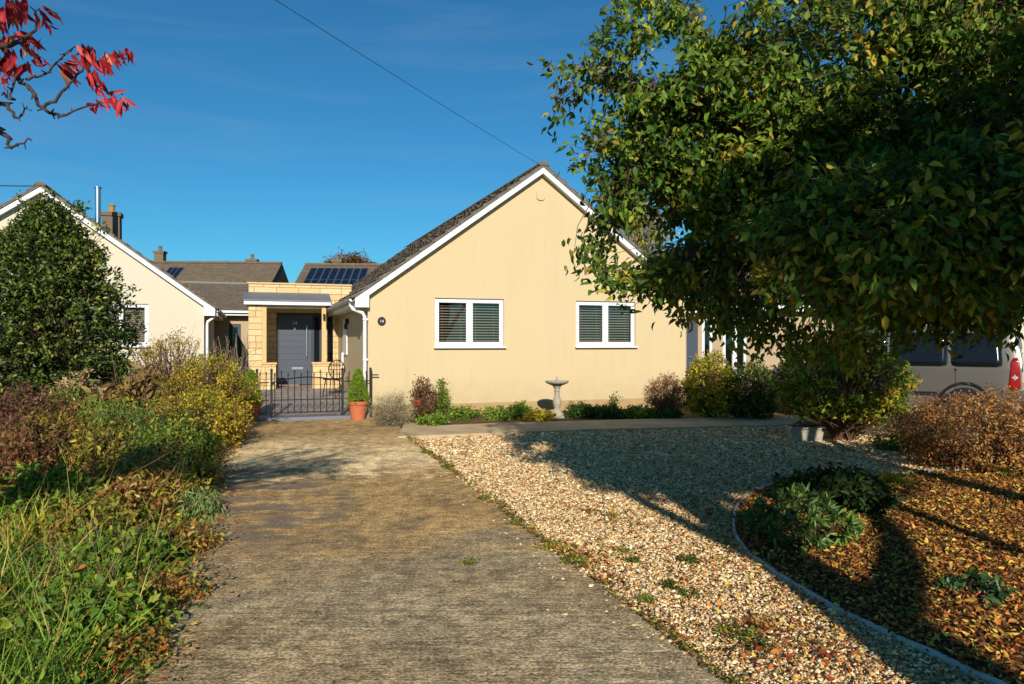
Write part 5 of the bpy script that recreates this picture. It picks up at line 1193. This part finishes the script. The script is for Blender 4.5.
# ------------------------------------------------------------------ light, sky, camera
AZ = math.atan2(-(440-CX), F); EL = R(23.5)           # the sun stands behind the viewer, a little to the right
sd = Vector((math.sin(AZ)*math.cos(EL), -math.cos(AZ)*math.cos(EL), math.sin(EL)))
sun = bpy.data.lights.new('sun', 'SUN'); sun.energy = 4.9; sun.angle = R(.5); sun.color = (1, .94, .86)
so = bpy.data.objects.new('sun', sun); COL.objects.link(so); so.rotation_euler = (-sd).to_track_quat('-Z', 'Y').to_euler()
wd = bpy.data.worlds.new('World'); scene.world = wd; wd.use_nodes = True
nt = wd.node_tree; bg = nt.nodes['Background']; sky = nt.nodes.new('ShaderNodeTexSky'); sky.sky_type = 'NISHITA'; sky.sun_disc = False
sky.sun_elevation = EL; sky.sun_rotation = math.atan2(sd.x, sd.y); sky.air_density = 1.0; sky.dust_density = .3; sky.ozone_density = 1.6; sky.altitude = 100
# thin cirrus streaks
tc = nt.nodes.new('ShaderNodeTexCoord'); mp = nt.nodes.new('ShaderNodeMapping'); mp.inputs['Scale'].default_value = (1.1, 1.1, 9); mp.inputs['Rotation'].default_value = (R(6), R(9), 0)
nz = nt.nodes.new('ShaderNodeTexNoise'); nz.inputs['Scale'].default_value = 2.2; nz.inputs['Detail'].default_value = 8; nz.inputs['Roughness'].default_value = .6; nz.inputs['Distortion'].default_value = .6
rp = nt.nodes.new('ShaderNodeValToRGB'); rp.color_ramp.elements[0].position = .5; rp.color_ramp.elements[1].position = .95
nt.links.new(tc.outputs['Generated'], mp.inputs[0]); nt.links.new(mp.outputs[0], nz.inputs[0]); nt.links.new(nz.outputs[0], rp.inputs[0])
mx = nt.nodes.new('ShaderNodeMix'); mx.data_type = 'RGBA'; mx.inputs[7].default_value = (3.6, 5.2, 6.8, 1)
ml = nt.nodes.new('ShaderNodeMath'); ml.operation = 'MULTIPLY'; ml.inputs[1].default_value = .24; nt.links.new(rp.outputs[0], ml.inputs[0]); nt.links.new(ml.outputs[0], mx.inputs[0])
hs = nt.nodes.new('ShaderNodeHueSaturation'); hs.inputs['Saturation'].default_value = 1.0
nt.links.new(sky.outputs[0], hs.inputs['Color']); tn = nt.nodes.new('ShaderNodeMix'); tn.data_type = 'RGBA'; tn.blend_type = 'MULTIPLY'; tn.inputs[0].default_value = 1; tn.inputs[7].default_value = (.25, .83, 1.15, 1)
nt.links.new(hs.outputs[0], tn.inputs[6]); nt.links.new(tn.outputs[2], mx.inputs[6]); nt.links.new(mx.outputs[2], bg.inputs[0]); bg.inputs[1].default_value = .073
cam = bpy.data.cameras.new('camera'); cam.sensor_width = 36; cam.lens = F/1024*36; cam.clip_end = 2000; cam.clip_start = .05
co = bpy.data.objects.new('camera', cam); COL.objects.link(co); co.location = (0, 0, CAMH); co.rotation_euler = (R(90), 0, 0); scene.camera = co
vs = scene.view_settings; vs.view_transform = 'Standard'; vs.look = 'None'; vs.gamma = 1; vs.exposure = .22; vs.use_curve_mapping = False
scene.cycles.transparent_max_bounces = 12
